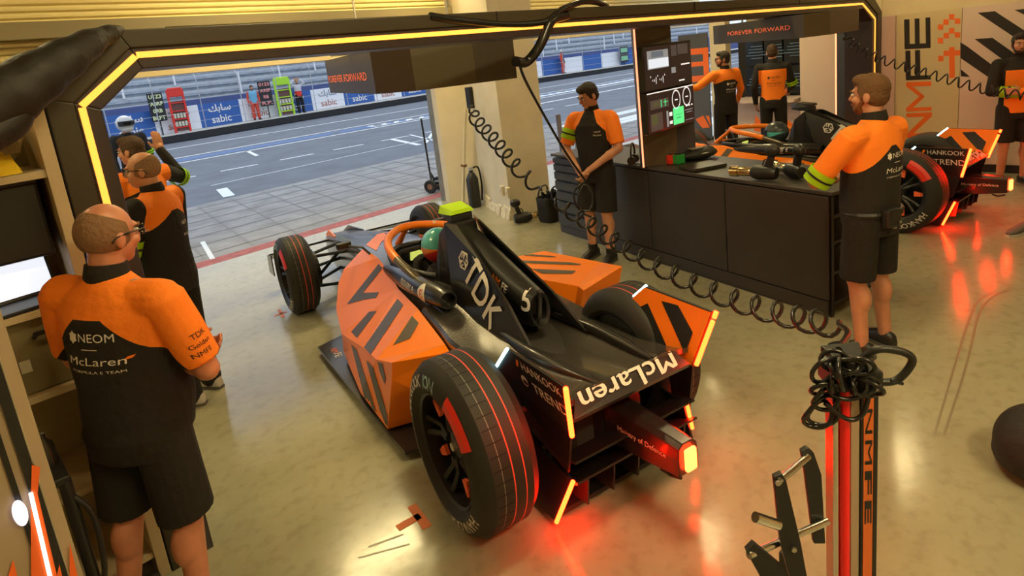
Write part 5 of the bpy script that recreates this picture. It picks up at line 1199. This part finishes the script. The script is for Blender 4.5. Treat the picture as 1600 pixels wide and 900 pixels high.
m1 = MB(); m1.hexa([J_(.020, -.028, .06), J_(.046, -.028, .06), J_(.046, -.018, .06), J_(.020, -.018, .06)], [J_(.020, -.028, 1.08), J_(.046, -.028, 1.08), J_(.046, -.018, 1.08), J_(.020, -.018, 1.08)])
zc = .82
for ch, mm in (('F', 1), ('X', 2), ('N', 2)): pass
for i, (ch, mm) in enumerate((('N', 2), ('M', 2), ('F', 1), ('E', 1))):
    write(m1, ch, J_(.033, -.0285, .985 - i * .095), V((0, 0, -1)), jr, width=.075, height=.019, m=1, off=.0008, bold=.03)
m1.build('name_strip', [mat('orange strip', (.72, .16, .03), .4), SATIN, mat('dark orange', (.30, .05, .01), .4)], jt, recalc=False)
jbox(.048, .060, -.026, .01, .06, 1.09, 'edge_rib', [SATIN], .002)
jbox(-.065, .065, -.04, .06, 1.085, 1.135, 'head_block', [SATIN], .006)
m1 = MB(); m1.tube(bez([J_(.02, 0, 1.15), J_(.06, -.02, 1.19), J_(.125, -.03, 1.178), J_(.14, -.035, 1.15), J_(.10, -.03, 1.10), J_(.03, -.02, 1.10)], 8), .0105, 10); m1.build('handle', [SATIN], jt, smooth=60)
m1 = MB(); m1.cyl(J_(.085, -.035, 1.105), J_(.115, -.04, 1.095), .005, n=8); m1.build('trigger', [SATIN], jt)
m1 = MB(); m1.prism([J_(-.03, -.02, 1.135), J_(.03, -.02, 1.135), J_(.045, .05, 1.16), J_(-.06, .05, 1.16)], V((0, 0, .02))); m1.build('top_plate', [SATIN], jt, bev=.003)
m1 = MB(); m1.cyl(J_(.03, -.045, 1.085), J_(.055, -.05, 1.10), .011, n=14); m1.cyl(J_(.022, -.044, 1.08), J_(.03, -.045, 1.085), .007, n=12); m1.build('hose_coupling', [ALU], jt, smooth=40)
jbox(-.30, .20, .02, .12, .0, .06, 'base', [SATIN], .006)
for s in (-1, 1):
    m1 = MB(); m1.cyl(J_(s * .16, .07, .05), J_(s * .16 + .03, .07, .05), .05, n=24); m1.build('wheel', [RUBBER], jt, smooth=40)
random.seed(11)                                  # tangle of hose loops round the head
for k in range(16):
    c = J_(random.uniform(-.085, .035), random.uniform(-.055, -.01), random.uniform(1.09, 1.165)); n1 = V((random.uniform(-1, 1), random.uniform(-1, 1), random.uniform(-.6, .6))).normalized(); a_ = n1.cross(V((0, 0, 1))).normalized(); b_ = n1.cross(a_); R_ = random.uniform(.028, .05)
    m1 = MB(); m1.tube([c + a_ * (R_ * math.cos(t)) + b_ * (R_ * .8 * math.sin(t)) for t in [2 * math.pi * i / 24 for i in range(24)]], .0062, 8, closed=True); m1.build('hose_loop', [HOSE], jt, smooth=60)
for c, R_ in ((J_(-.105, -.03, 1.02), .038), (J_(-.09, -.03, 1.03), .042), (J_(-.085, -.035, 1.07), .034)):
    a_ = (jr + V((0, 0, .2))).normalized(); b_ = V((0, 0, 1))
    m1 = MB(); m1.tube([c + a_ * (R_ * math.cos(t)) + b_ * (R_ * math.sin(t)) + ja * (.01 * math.sin(2 * t)) for t in [2 * math.pi * i / 24 for i in range(24)]], .0062, 8, closed=True); m1.build('hose_loop', [HOSE], jt, smooth=60)
m1 = MB(); m1.tube(bez([J_(-.09, -.04, 1.06), J_(-.04, -.06, 1.02), J_(.0, -.06, 1.03), J_(.025, -.045, 1.08)], 8), .0065, 8); m1.build('hose_loop', [HOSE], jt, smooth=60)
# lever frame beside the column
def jp(px, py, f): return at_f(px, py, f) - jb
m1 = MB()
for nm, pl, f in (('lever_plate', [(1209, 746), (1222, 740), (1229, 752), (1252, 850), (1262, 905), (1235, 905), (1220, 850)], 1.20), ('lever_plate', [(1252, 706), (1262, 700), (1272, 708), (1284, 742), (1290, 850), (1272, 850), (1258, 740)], 1.29)):
    m1 = MB(); m1.prism([jp(*p, f) for p in pl], ja * .012); m1.build(nm, [SATIN], jt, bev=.002)
for a_, b_, r_0 in (((1216, 752, 1.20), (1262, 714, 1.29), .0075), ((1170, 868, 1.18), (1292, 815, 1.29), .0075), ((1180, 808, 1.18), (1216, 820, 1.20), .010)):
    m1 = MB(); m1.cyl(jp(*a_), jp(*b_), r_0, n=16); m1.build('lever_bar', [CHROME], jt, smooth=60)
for p in ((1215, 754, 1.196), (1240, 858, 1.196)):
    m1 = MB(); c = jp(*p); m1.cyl(c, c - ja * .004, .005, n=10); m1.build('bolt', [ALU], jt)
m1 = MB(); m1.prism([jp(1166, 862, 1.18), jp(1190, 905, 1.18), jp(1232, 912, 1.18), jp(1226, 890, 1.18), jp(1178, 850, 1.18)], ja * .012); m1.build('foot_plate', [SATIN], jt)
m1 = MB(); m1.box(J_(-.16, .07, .25), (.03, .03, .5)); m1.build('lever_post', [SATIN], jt)
# --- coiled hoses
hose('coiled_air_hose', 'glossy black coiled air hose stretched from the drawers across the bench to the jack stand', 'hose',
     coil([at_f(866, 312, 5.35), at_f(893, 332, 5.2), at_f(925, 352, 4.95), at_f(985, 392, 4.45), at_f(1060, 432, 4.0), at_f(1150, 470, 3.55), at_f(1240, 495, 3.1), at_f(1312, 508, 2.7)], .058, 17, 14, .03)
     + bez([at_f(1312, 508, 2.7), at_f(1325, 520, 2.0), V(jb) + J_(-.02, .03, 1.17)], 8)[1:], .0105)
hose('coiled_air_hose', 'black coiled hose hanging from the pier wall box down to the black bag', 'hose',
     coil([at_f(737, 165, 8.6), at_f(742, 184, 8.4), at_f(775, 222, 7.75), at_f(808, 262, 7.2), at_f(846, 298, 6.95)], .082, 9, 16, .06), .015)
hose('coiled_cable', 'thin black spiral cable sagging from the portal towards the crossed-arms person at far right', 'cable',
     coil([at_f(1319, 52, 6.6), at_f(1335, 72, 6.6), at_f(1375, 92, 6.5), at_f(1440, 112, 6.3), at_f(1510, 132, 6.1), at_f(1570, 146, 5.9), at_f(1625, 150, 5.8)], .045, 19, 12, .03), .0075)
hose('power_cable', 'thin black cable from the left hanging sign to the hands by the drawers', 'cable',
     bez([at_f(811, 100, 4.15), at_f(822, 128, 4.25), at_f(850, 180, 4.6), at_f(885, 240, 5.0), at_f(915, 283, 5.22)], 8), .010)
hose('hose_loop', 'black hose loops hanging from the hands of the person by the drawers', 'hose',
     bez([at_f(915, 283, 5.2), at_f(897, 300, 5.2), at_f(903, 325, 5.2), at_f(922, 328, 5.2), at_f(926, 305, 5.2), at_f(914, 288, 5.2), at_f(904, 305, 5.18), at_f(908, 330, 5.18), at_f(925, 340, 5.1)], 8), .009)
# --- cables on the portal
hose('portal_hose', 'thick black hose looping over the middle of the portal beam', 'hose',
     bez([onY(672, 25, 2.93), onY(720, 32, 2.92), onY(790, 38, 2.92), onY(850, 34, 2.90), onY(880, 14, 2.88), onY(915, 2, 2.88), onY(945, 8, 2.9), onY(952, 22, 2.95)], 8), .022, 10)
hose('portal_hose', 'black corrugated hose dropping from the portal beam to the left hanging sign', 'hose',
     bez([onY(885, 24, 2.90), onY(862, 32, 2.89), onY(850, 58, 2.90), onY(838, 80, 2.93), onY(822, 97, 2.97), at_f(806, 96, 4.0)], 8), .034, 10)
CLOTHB = mat('black fabric duct', (.009, .008, .006), .6, bump=.9, bscale=9)
m1 = MB(); pa = bez([onY(-60, 178, 2.55), onY(8, 150, 2.58), onY(60, 118, 2.62), onY(110, 86, 2.70), onY(150, 62, 2.8), onY(188, 46, 2.93)], 8)
m1.tube(pa, [.100 * (1 - i / len(pa)) ** .8 + .014 + .003 * math.sin(i * .9) for i in range(len(pa))], 14); o = m1.build('fabric_duct', [CLOTHB], smooth=60); tag(o, 'thick black fabric covered duct running up to the left corner of the portal', 'duct')
m1 = MB(); m1.tube(bez([onY(-30, 215, 2.50), onY(10, 190, 2.55), onY(18, 165, 2.56), onY(5, 150, 2.54)], 8), .06, 12); tag(m1.build('fabric_duct', [CLOTHB], smooth=60), 'short sagging black fabric duct at the far left above the yellow cloth', 'duct')
# --- left shelf rack
WOOD = mat('pale shelf board', (.50, .40, .25), .55, noise=.08, nscale=4)
sh = thing('shelf_rack', 'pale wooden shelf rack left of the portal', 'shelf', (-.1, 3.0, 0))
for x in (-.62, .472): m1 = MB(); m1.box((x, .2, 1.065), (.045, .42, 2.13)); m1.build('side_board', [WOOD], sh, bev=.003)
for z in (.12, .55, 1.0, 1.33, 1.855): m1 = MB(); m1.box((-.075, .2, z), (1.05, .40, .028)); m1.build('shelf', [WOOD], sh, bev=.002)
m1 = MB(); m1.box((-.075, .41, 1.06), (1.05, .012, 2.1)); m1.build('back_board', [mat('rack back', (.30, .25, .14), .6)], sh)
m1 = MB(); 
YC = mat('yellow cloth', (.75, .50, .01), .8, bump=.5, bscale=14)
m1 = MB(); a_ = .14
m1.loft([[V((x, y, 1.871)), V((x + .0, y + .02, 1.871 + h_ * .6)), V((x, y + .12, 1.871 + h_)), V((x, y + .22, 1.871 + h_ * .7)), V((x, y + .24, 1.871))] for x, y, h_ in ((-.3, 3.03, .08), (-.1, 3.02, .10), (.08, 3.01, .075), (.18, 3.02, .085), (.272, 3.03, .07), (.285, 3.04, .02))]); tag(m1.build('folded_cloth', [YC], smooth=50), 'folded yellow cloth lying on the upper shelf of the left rack', 'cloth')
m1 = MB(); m1.ball((.22, 3.2, 2.02), (.10, .10, .13), n=10)
for v in m1.bm.verts: v.co += V((random.uniform(-1, 1), random.uniform(-1, 1), random.uniform(-1, 1))) * .018
tag(m1.build('foil_bag', [CHROME]), 'crinkled silver foil bag behind the yellow cloth on the left rack', 'bag')
ct = thing('storage_case', 'black storage case on the middle shelf of the left rack', 'case', (.09, 3.22, 1.53))
m1 = MB(); m1.box((0, 0, .15), (.46, .3, .30), bev=.012); m1.build('case_body', [SATIN], ct)
m1 = MB(); m1.box((0, -.155, .22), (.2, .02, .02)); m1.build('handle', [SATIN], ct)
m1 = MB(); m1.box((0, 0, .305), (.47, .31, .03), bev=.008); m1.build('lid', [SATIN], ct)
# toolbox below it
ct = thing('tool_case', 'olive tool case with a black handle on the left rack', 'case', (.075, 3.17, 1.016))
m1 = MB(); m1.box((0, 0, .16), (.5, .28, .32), bev=.01); m1.build('case_body', [mat('olive case', (.16, .13, .06), .5)], ct)
m1 = MB(); m1.tube([V((.10, -.145, .22)), V((.10, -.175, .24)), V((.21, -.175, .24)), V((.21, -.145, .22))], .009, 6); m1.build('handle', [SATIN], ct)
for x in (-.12, .05): m1 = MB(); m1.box((x, -.146, .12), (.035, .012, .05)); m1.build('latch', [ALU], ct)
# laptop with a bright screen on a small stand in front of the rack
cq = at_f(70, 640, 2.25)
st = thing('equipment_cart', 'black wheeled cart with bottles, between the near left person and the printed panel', 'cart', (cq.x - .20, cq.y - .05, 0))
m1 = MB(); m1.box((.02, 0, .86), (.36, .34, .03), bev=.005); m1.build('top_tray', [SATIN], st)
m1 = MB(); m1.box((.02, 0, .25), (.36, .34, .03), bev=.005); m1.build('lower_tray', [SATIN], st)
for x in (-.15, .19):
    for y in (-.16, .16):
        m1 = MB(); m1.cyl((x, y, .07), (x, y, .86), .014, n=10); m1.build('post', [SATIN], st); m1 = MB(); m1.cyl((x - .012, y, .045), (x + .012, y, .045), .045, n=18); m1.build('wheel', [RUBBER], st)
for k in range(4): m1 = MB(); m1.lathe([(.001, 0), (.026, 0), (.027, .08), (.012, .10), (.012, .12), (.001, .12)], (-.09 + k * .085, -.08 + .05 * (k % 2), .876), (0, 0, 1), 16); m1.build('bottle', [mat('dark bottle', (.02, .016, .012), .2)], st, smooth=40)
m1 = MB(); m1.tube(bez([V((.19, -.16, .8)), V((.23, -.18, .7)), V((.22, -.18, .5)), V((.19, -.17, .4))], 8), .010, 8); m1.build('bent_tube', [SATIN], st, smooth=60)
lt = thing('laptop', 'open laptop with a bright white screen on the left rack', 'laptop', (.20, 3.10, 1.345), math.radians(8), None, .78)
m1 = MB(); m1.box((0, 0, .010), (.30, .21, .018), bev=.004); m1.build('keyboard_base', [SATIN], lt)
Rl = M.Rotation(math.radians(-14), 3, 'X'); m1 = MB(); m1.box(V((0, .11, .02)) + Rl @ V((0, 0, .105)), (.30, .010, .21), rot=Rl); m1.build('lid', [SATIN], lt)
m1 = MB(); m1.box(V((0, .104, .02)) + Rl @ V((0, 0, .108)), (.275, .002, .18), rot=Rl); m1.build('screen', [mat('laptop glow', (.7, .72, .75), .4, emit=(.75, .80, .88), es=.9)], lt)
# --- printed panel at the near left edge
yp = 1.6
lp = thing('printed_panel', 'tall beige printed panel with dark bands and orange flames at the near left edge', 'panel', (0, yp, 0))
def pp(pix, dy=0.0): return [onY(*p, yp) - V((0, yp, 0)) + V((0, dy, 0)) for p in pix]
BEI = mat('panel beige', (.40, .31, .22), .28)
m1 = MB(); m1.box((-.38, .02, 1.15), (.87, .03, 2.30)); xo = .055
m1.build('board', [BEI], lp)
e0 = pp([(0, 345)])[0]
def band(x0, x1, m, nm, mt):     # vertical band between two x positions (metres)
    b_ = MB(); b_.box(((x0 + x1) / 2, .002, 1.15), (x1 - x0, .010, 2.28)); b_.build(nm, [mt], lp)
band(.012, .030, 0, 'dark_band', SATIN); band(-.012, -.002, 0, 'dark_band', SATIN); band(.0305, .033, 0, 'edge_trim', ALU)
fm = MB()
for q_ in ([(49, 725), (62, 728), (58, 770), (90, 905), (48, 905), (47, 790)], [(20, 872), (28, 905), (10, 905)], [(92, 880), (98, 905), (86, 905)], [(108, 845), (122, 905), (108, 905)]): fm.poly(pp(q_, -.006), 0)
fm.build('flame_print', [mat('flame orange', (.85, .14, .02), .4)], lp, recalc=False)
ll = MB(); a_, b_ = pp([(47, 768), (78, 902)], -.008); ll.cyl(a_, b_, .0035, n=6); ll.build('white_reflection_line', [mat('white reflection', (1, 1, 1), .4, emit=(1, .95, 1), es=2.5)], lp)  # glowing line put in for a light reflected in the glossy panel
kn_ = MB(); c = pp([(30, 798)], -.012)[0]; kn_.ball(c, (.012, .006, .030), n=12); kn_.build('oval_glare', [mat('white glare', (.9, .85, .95), .3, emit=(.9, .85, 1), es=.9)], lp, smooth=60)  # glowing oval standing for a lamp's glare on the panel
# --- things at the pier
def wheel_gun(label, loc, rz, sc_=1.0, tilt=0):
    t = thing('wheel_gun', label, 'wheel gun', loc, rz, None, sc_)
    m1 = MB(); m1.lathe([(.001, -.13), (.045, -.13), (.055, -.10), (.058, .02), (.045, .06), (.03, .075)], (0, 0, .06), (1, 0, 0), 24); m1.build('motor_body', [SATIN], t, smooth=40)
    m1 = MB(); m1.lathe([(.03, .07), (.036, .08), (.036, .17), (.044, .175), (.044, .24), (.03, .245), (.001, .245)], (0, 0, .06), (1, 0, 0), 24); m1.build('socket', [mat('golden steel', (.62, .50, .30), .22, metal=1.0)], t, smooth=40)
    m1 = MB(); m1.loft([[V((x, y, .09)) for x, y in ((-.09, -.022), (-.03, -.022), (-.03, .022), (-.09, .022))], [V((x, y, .20)) for x, y in ((-.12, -.02), (-.07, -.02), (-.07, .02), (-.12, .02))]]); m1.build('grip', [SATIN], t, bev=.008)
    m1 = MB(); m1.ball((-.10, 0, .235), (.06, .045, .05)); m1.build('battery_cap', [SATIN], t, smooth=60)
    m1 = MB(); m1.tube([V((-.02, 0, .12)), V((-.035, 0, .16)), V((-.05, 0, .165))], .006, 6); m1.build('trigger', [SATIN], t)
    return t
gz = onZ(822, 347); wheel_gun('black wheel gun with golden socket lying on the floor at the foot of the pier', (gz.x, gz.y, 0), math.radians(-30), 1.15)
bz = onZ(856, 350); bt = thing('tool_bag', 'black open tool bag stuffed with hoses on the floor left of the drawers', 'bag', (bz.x + .17, bz.y + .08, 0))
m1 = MB(); m1.loft([[V((w_ * math.copysign(abs(math.cos(a)) ** .5, math.cos(a)), d_ * math.copysign(abs(math.sin(a)) ** .5, math.sin(a)), z)) for a in [2 * math.pi * k / 24 for k in range(24)]] for z, w_, d_ in ((0, .15, .12), (.05, .165, .13), (.25, .165, .13), (.31, .17, .135), (.32, .16, .125), (.28, .15, .115))]); m1.build('bag_body', [mat('bag cloth', (.012, .012, .013), .7, bump=.5, bscale=20)], bt, smooth=50)
for s in (-1, 1): m1 = MB(); m1.tube(bez([V((-.10, s * .125, .28)), V((-.06, s * .10, .42)), V((.06, s * .10, .43)), V((.10, s * .125, .28))], 6), .011, 6); m1.build('bag_handle', [SATIN], bt, smooth=60)
for k in range(5): m1 = MB(); m1.tube(bez([V((-.1 + .05 * k, 0, .24)), V((-.09 + .05 * k, .05 * (-1) ** k, .38)), V((-.03 + .05 * k, .03, .30))], 6), .014, 6); m1.build('hose_end', [HOSE], bt, smooth=60)
xz = onZ(743, 323); et = thing('fire_extinguisher', 'slim black gas bottle with a hose standing in the pier recess', 'gas bottle', xz)
m1 = MB(); m1.lathe([(.001, 0), (.085, 0), (.09, .03), (.09, .42), (.05, .50), (.03, .52), (.03, .55), (.001, .55)], (0, 0, 0), (0, 0, 1), 24); m1.build('bottle', [SATIN], et, smooth=40)
m1 = MB(); m1.box((0, 0, .57), (.06, .05, .05), bev=.008); m1.build('valve', [ALU], et)
m1 = MB(); m1.tube(bez([V((.03, 0, .58)), V((.12, -.03, .56)), V((.13, -.05, .3)), V((.10, -.05, .08))], 8), .014, 8); m1.build('hose', [HOSE], et, smooth=60)
wl_ = thing('white_pole', 'thin cream pole leaning in the pier recess', 'pole', onZ(723, 323))
a_ = onZ(723, 323); b_ = at_f(727, 170, 8.9) - a_; m1 = MB(); m1.cyl(V((0, 0, 0)), b_, .022, n=10); m1.build('shaft', [mat('cream pole', (.70, .62, .45), .5)], wl_, smooth=60)
m1 = MB(); m1.cyl(b_ * .42, b_ * .44, .045, n=12); m1.build('clamp', [mat('brown clamp', (.20, .09, .04), .5)], wl_)
c = at_f(738, 152, 8.9); bx = thing('socket_box', 'black wall box with plugs high in the pier recess', 'wall box', c)
m1 = MB(); m1.box((0, 0, 0), (.17, .10, .30), bev=.01); m1.build('box_body', [SATIN], bx)
m1 = MB(); m1.cyl((0, -.05, .09), (0, -.10, .09), .03, n=12); m1.build('plug', [ALU], bx)
m1 = MB(); m1.tube(bez([V((0, -.08, .1)), V((.02, -.10, -.02)), V((.0, -.09, -.12))], 6), .014, 6); m1.build('plug_lead', [ALU], bx)
fd = (P1 - P2).normalized(); fn_ = V((fd.y, -fd.x, 0))
if fn_.x > 0: fn_ = -fn_
for k, (px, py) in enumerate(((787, 297), (796, 300))):
    d = ray(px, py); tt_ = ((P2 - CAM).dot(fn_)) / d.dot(fn_); c = CAM + d * tt_ + fn_ * .02
    o = thing('wall_socket', ('left' if k == 0 else 'right') + ' one of two cream sockets low on the pier', 'socket', c, math.atan2(fd.y, fd.x))
    m1 = MB(); m1.box((0, 0, 0), (.085, .05, .13), bev=.008); m1.build('socket_body', [mat('socket cream', (.70, .62, .48), .5)], o)
    m1 = MB(); m1.cyl((0, 0, -.01), (0, -.03, -.01), .022, n=12); m1.cyl((0, 0, -.01), (0, .03, -.01), .022, n=12); m1.build('socket_face', [mat('socket face', (.45, .40, .30), .5)], o)
# dolly outside
dz = onZ(680, 298); dt = thing('trolley', 'black two wheeled trolley with a long handle outside beside the door jamb', 'trolley', (dz.x, dz.y, -.01), math.radians(25))
for s in (-.14, .14):
    m1 = MB(); m1.lathe([(.05, -.025), (.10, -.03), (.115, -.015), (.115, .015), (.10, .03), (.05, .025)], (s, 0, .115), (1, 0, 0), 24); w_ = m1.build('wheel', [RUBBER], dt, smooth=40)
    m2 = MB(); m2.cyl((s - .02, 0, .115), (s + .02, 0, .115), .05, n=16); m2.build('hub', [mat('wheel hub brown', (.25, .12, .07), .5)], w_)
m1 = MB(); m1.cyl((-.15, 0, .115), (.15, 0, .115), .014, n=8); m1.build('axle', [SATIN], dt)
for s in (-.08, .08): m1 = MB(); m1.cyl((s, 0, .12), (0, .05, .34), .018, n=8); m1.build('brace', [SATIN], dt)
m1 = MB(); m1.cyl((0, .05, .30), (.02, .08, 1.25), .016, n=8); m1.build('handle', [SATIN], dt)
m1 = MB(); m1.box((.02, -.1, .16), (.2, .24, .05), bev=.01); m1.build('plate', [SATIN], dt)
for k, (px, py, fpx) in enumerate(((882, 246, 178), (908, 252, 172))):
    b_ = onZ(px, py + 20); o = thing('grey_post', ('left' if k == 0 else 'right') + ' one of two thin grey posts standing outside, behind the drawers', 'post', (b_.x, b_.y, -.01))
    m1 = MB(); m1.lathe([(.001, 0), (.16, 0), (.16, .03), (.04, .05), (.001, .05)], (0, 0, 0), (0, 0, 1), 20); m1.build('base', [SATIN], o, smooth=40)
    m1 = MB(); m1.cyl((0, 0, .04), (-.03, 0, 1.02), .045, n=12); m1.build('post', [mat('grey purple post', (.16, .14, .16), .6)], o, smooth=60)
# --- on the workbench
zt_ = HT + .004
c = onZ(1098, 262, zt_); o = thing('closed_laptop', 'closed dark laptop lying on the workbench in front of the red and green packs', 'laptop', c, bang + math.radians(78))
m1 = MB(); m1.box((0, 0, .012), (.34, .24, .022), bev=.006); m1.build('base', [mat('laptop olive', (.06, .048, .03), .35, metal=.5)], o)
m1 = MB(); m1.box((0, 0, .026), (.34, .24, .006), bev=.002); m1.build('lid', [mat('laptop olive', (.06, .048, .03))], o)
for col__, px, nm, lab in ((RED, 1049, 'red', 'red pack on the workbench beside the screen column'), (mat('green pack', (.02, .30, .06), .4), 1061, 'green', 'green pack on the workbench between the red pack and the black bag')):
    c = onZ(px, 256, zt_); o = thing('battery_pack', lab, 'pack', c, bang)
    m1 = MB(); m1.box((0, 0, .045), (.075, .10, .09), bev=.012); m1.build('pack_body', [col__], o); m1 = MB(); m1.box((0, 0, .095), (.05, .06, .012), bev=.003); m1.build('pack_cap', [SATIN], o)
c = onZ(1093, 248, zt_ + .004); o = thing('black_pouch', 'black zip pouch on the workbench behind the closed laptop', 'pouch', c, bang + math.radians(80))
m1 = MB(); m1.ball((0, 0, .05), (.20, .10, .055), n=12); m1.ball((.10, .02, .06), (.09, .08, .05), n=10); hv = vox(m1, .01, 3); hv.build('pouch_body', [mat('pouch black', (.012, .012, .012), .6, bump=.4)], o, smooth=180)
m1 = MB(); m1.box((-.04, 0, .108), (.14, .07, .012), bev=.004); m1.build('papers', [mat('grey papers', (.22, .20, .17), .6)], o)
m1 = MB(); m1.tube([V((-.12, -.06, .06)), V((0, -.1, .065)), V((.13, -.06, .06))], .006, 6); m1.build('zip', [ALU], o)
c = onZ(1188, 281, zt_); wheel_gun('wheel gun with golden barrel lying on the workbench, the longer one at its near edge', (c.x, c.y, zt_), bang + math.radians(195), 1.0)
c = onZ(1205, 280, zt_); wheel_gun('second wheel gun lying on the workbench, nearest the bearded person', (c.x + .10, c.y - .12, zt_), bang + math.radians(160), .95)
c = onZ(990, 257, zt_); o = thing('headset', 'black headset resting on the workbench left of the screen column', 'headset', c, .4)
for s in (-1, 1): m1 = MB(); m1.lathe([(.001, -.02), (.04, -.02), (.045, 0), (.04, .025), (.001, .025)], (s * .075, 0, .05), (1, 0, 0), 18); m1.build('ear_cup', [SATIN], o, smooth=40)
m1 = MB(); m1.tube(bez([V((-.085, 0, .06)), V((-.07, 0, .16)), V((0, 0, .21)), V((.07, 0, .16)), V((.085, 0, .06))], 6), .010, 6); m1.build('headband', [SATIN], o, smooth=60)
m1 = MB(); m1.tube(bez([V((-.085, 0, .03)), V((-.09, -.08, .02)), V((-.03, -.12, .02))], 6), .005, 6); m1.build('microphone_arm', [SATIN], o)
# --- floor marks, bag, shoe
TAPE = mat('orange tape', (.72, .17, .02), .5)
def tape(label, segs):
    c = onZ(*segs[0][0]); m1 = MB()
    for a_, b_, w_ in segs:
        a2, b2 = onZ(*a_) - c, onZ(*b_) - c; n = V((-(b2 - a2).y, (b2 - a2).x, 0)).normalized() * w_ / 2
        m1.prism([a2 - n, b2 - n, b2 + n, a2 + n], (0, 0, .0012))
    o = m1.build('floor_tape_mark', [TAPE]); o.location = (c.x, c.y, .0008); tag(o, label, 'tape mark')
tape('orange tape letter T on the floor beside the near rear tyre', [((643, 790), (668, 825), .045), ((656, 806), (621, 826), .045)])
tape('small orange tape cross on the floor beside the front left tyre', [((428, 494), (448, 487), .03), ((436, 484), (443, 496), .03)])
c = onZ(1640, 758); o = thing('black_bag', 'black soft bag on the floor at the right edge', 'bag', (c.x + .05, c.y + .05, 0))
m1 = MB(); m1.ball((0, 0, .16), (.20, .17, .165), n=14); m1.ball((.05, 0, .08), (.21, .18, .09), n=12); hv = vox(m1, .012, 4)
for v in hv.bm.verts: v.co.z = max(v.co.z, .002)
hv.build('bag_body', [mat('bag cloth', (.012, .012, .013))], o, smooth=180)
m1 = MB(); m1.tube(bez([V((-.12, 0, .27)), V((-.05, -.02, .36)), V((.06, -.02, .36)), V((.12, 0, .27))], 6), .012, 6); m1.build('bag_handle', [SATIN], o, smooth=60)
m1 = MB(); m1.tube([V((-.16, -.09, .20)), V((0, -.15, .24)), V((.15, -.10, .20))], .006, 6); m1.build('zip', [SATIN], o)
c = onZ(1600, 364); o = thing('shoe', 'grey shoe standing on the floor at the right edge', 'shoe', (c.x, c.y, 0), math.radians(60))
m1 = MB()
def rg(d_, w_, h0, h1): return [V((w_ * math.cos(a), d_, h0 + (h1 - h0) * (.5 + .5 * math.sin(a)))) for a in [2 * math.pi * k / 14 for k in range(14)]]
m1.loft([rg(-.09, .02, .02, .07), rg(-.07, .036, .018, .10), rg(0, .042, .018, .11), rg(.08, .046, .018, .085), rg(.15, .045, .018, .06), rg(.20, .02, .02, .035)]); m1.build('upper', [mat('grey shoe', (.12, .11, .11), .7)], o, smooth=50)
m1 = MB(); m1.prism([V((x, y, 0)) for x, y in ((-.025, -.09), (.025, -.09), (.046, .05), (.048, .14), (.02, .205), (-.02, .205), (-.048, .14), (-.046, .05))], (0, 0, .02)); m1.build('sole', [mat('white sole', (.5, .48, .46), .6)], o)
# --- pit boards on the ledge
def pit_board(px0, px1, py0, py1, foot, label, rows, tcol, frame=None, fpx=None):
    b_ = ledge_pt((px0 + px1) / 2, .55); yb_ = b_.y; A0 = onY(px0, py0, yb_); A1 = onY(px1, py1, yb_); W_, H_ = A1.x - A0.x, abs(A0.z - A1.z)
    t = thing('pit_board', label, 'pit board', (A0.x, yb_, .345)); zb_ = min(A0.z, A1.z) - .345
    m1 = MB(); m1.box((W_ / 2, 0, zb_ + H_ / 2), (W_, .04, H_)); n = len(rows)
    for i, tx in enumerate(rows): write(m1, tx, V((W_ * .5, -.025, zb_ + H_ * (1 - (i + .5) / n))), (1, 0, 0), (0, 0, 1), width=W_ * .84 * len(tx) / 4, height=H_ / n * .55, m=1, bold=.03)
    m1.build('board', [SATIN, tcol], t, recalc=False)
    if zb_ > .02:
        m1 = MB(); m1.cyl((W_ / 2, 0.02, 0), (W_ / 2, .02, zb_), .03, n=8); m1.build('leg', [SATIN], t)
    return t
pit_board(228, 262, 147, 188, 190, 'black pit board with white characters, left of the red frame on the pit wall ledge', ['U1Z3', 'A0RF', '0RB', 'BLFT'], mat('pale yellow text', (.75, .80, .45), .5))
pit_board(401, 428, 128, 164, 178, 'black pit board with red characters, left of the lime frame on the pit wall ledge', ['0123', 'A9SF', 'RB', 'R.P.'], mat('pink text', (.85, .30, .30), .5))
def rack_frame(px0, px1, py0, py1, foot, label, mt):
    b_ = ledge_pt((px0 + px1) / 2, .45); A0 = onY(px0, py0, b_.y); A1 = onY(px1, py1, b_.y); W_, H_ = A1.x - A0.x, A0.z - .345
    t = thing('number_rack', label, 'rack', (A0.x, b_.y, .345))
    for x in (0, W_): m1 = MB(); m1.box((x, 0, H_ / 2), (.09, .10, H_)); m1.build('upright', [mt], t, bev=.01)
    m1 = MB(); m1.box((W_ / 2, 0, H_ - .13), (W_, .12, .42), bev=.04); m1.build('hood', [mt], t)
    for k in range(4): m1 = MB(); m1.box((W_ / 2, 0, H_ * .12 + k * H_ * .19), (W_, .09, .05)); m1.build('shelf', [mt], t)
    m1 = MB(); m1.box((W_ / 2, .03, H_ * .38), (W_ * .9, .03, H_ * .7)); m1.build('insert', [mat('rack insert', (.14, .06, .05), .7)], t)
    for k in range(2):
        for j in range(4): m1 = MB(); m1.box((W_ * (.16 + .22 * j), -.02, H_ * (.20 + .19 * (k * 2 - (k == 1) * 1))), (W_ * .16, .03, H_ * .11)); m1.build('number_tile', [mat('tile cream', (.62, .60, .45), .6)], t)
rack_frame(260, 293, 141, 182, 190, 'red number rack between the black pit board and the blue banner', RED)
rack_frame(427, 457, 124, 162, 178, 'lime green number rack beside the black pit board with red characters', mat('lime', (.42, .75, .03), .5))
pit_board(968, 982, 73, 96, 108, 'small pit board with green and white panels, seen through the right opening', ['----', '----'], mat('green print', (.25, .6, .35), .6))
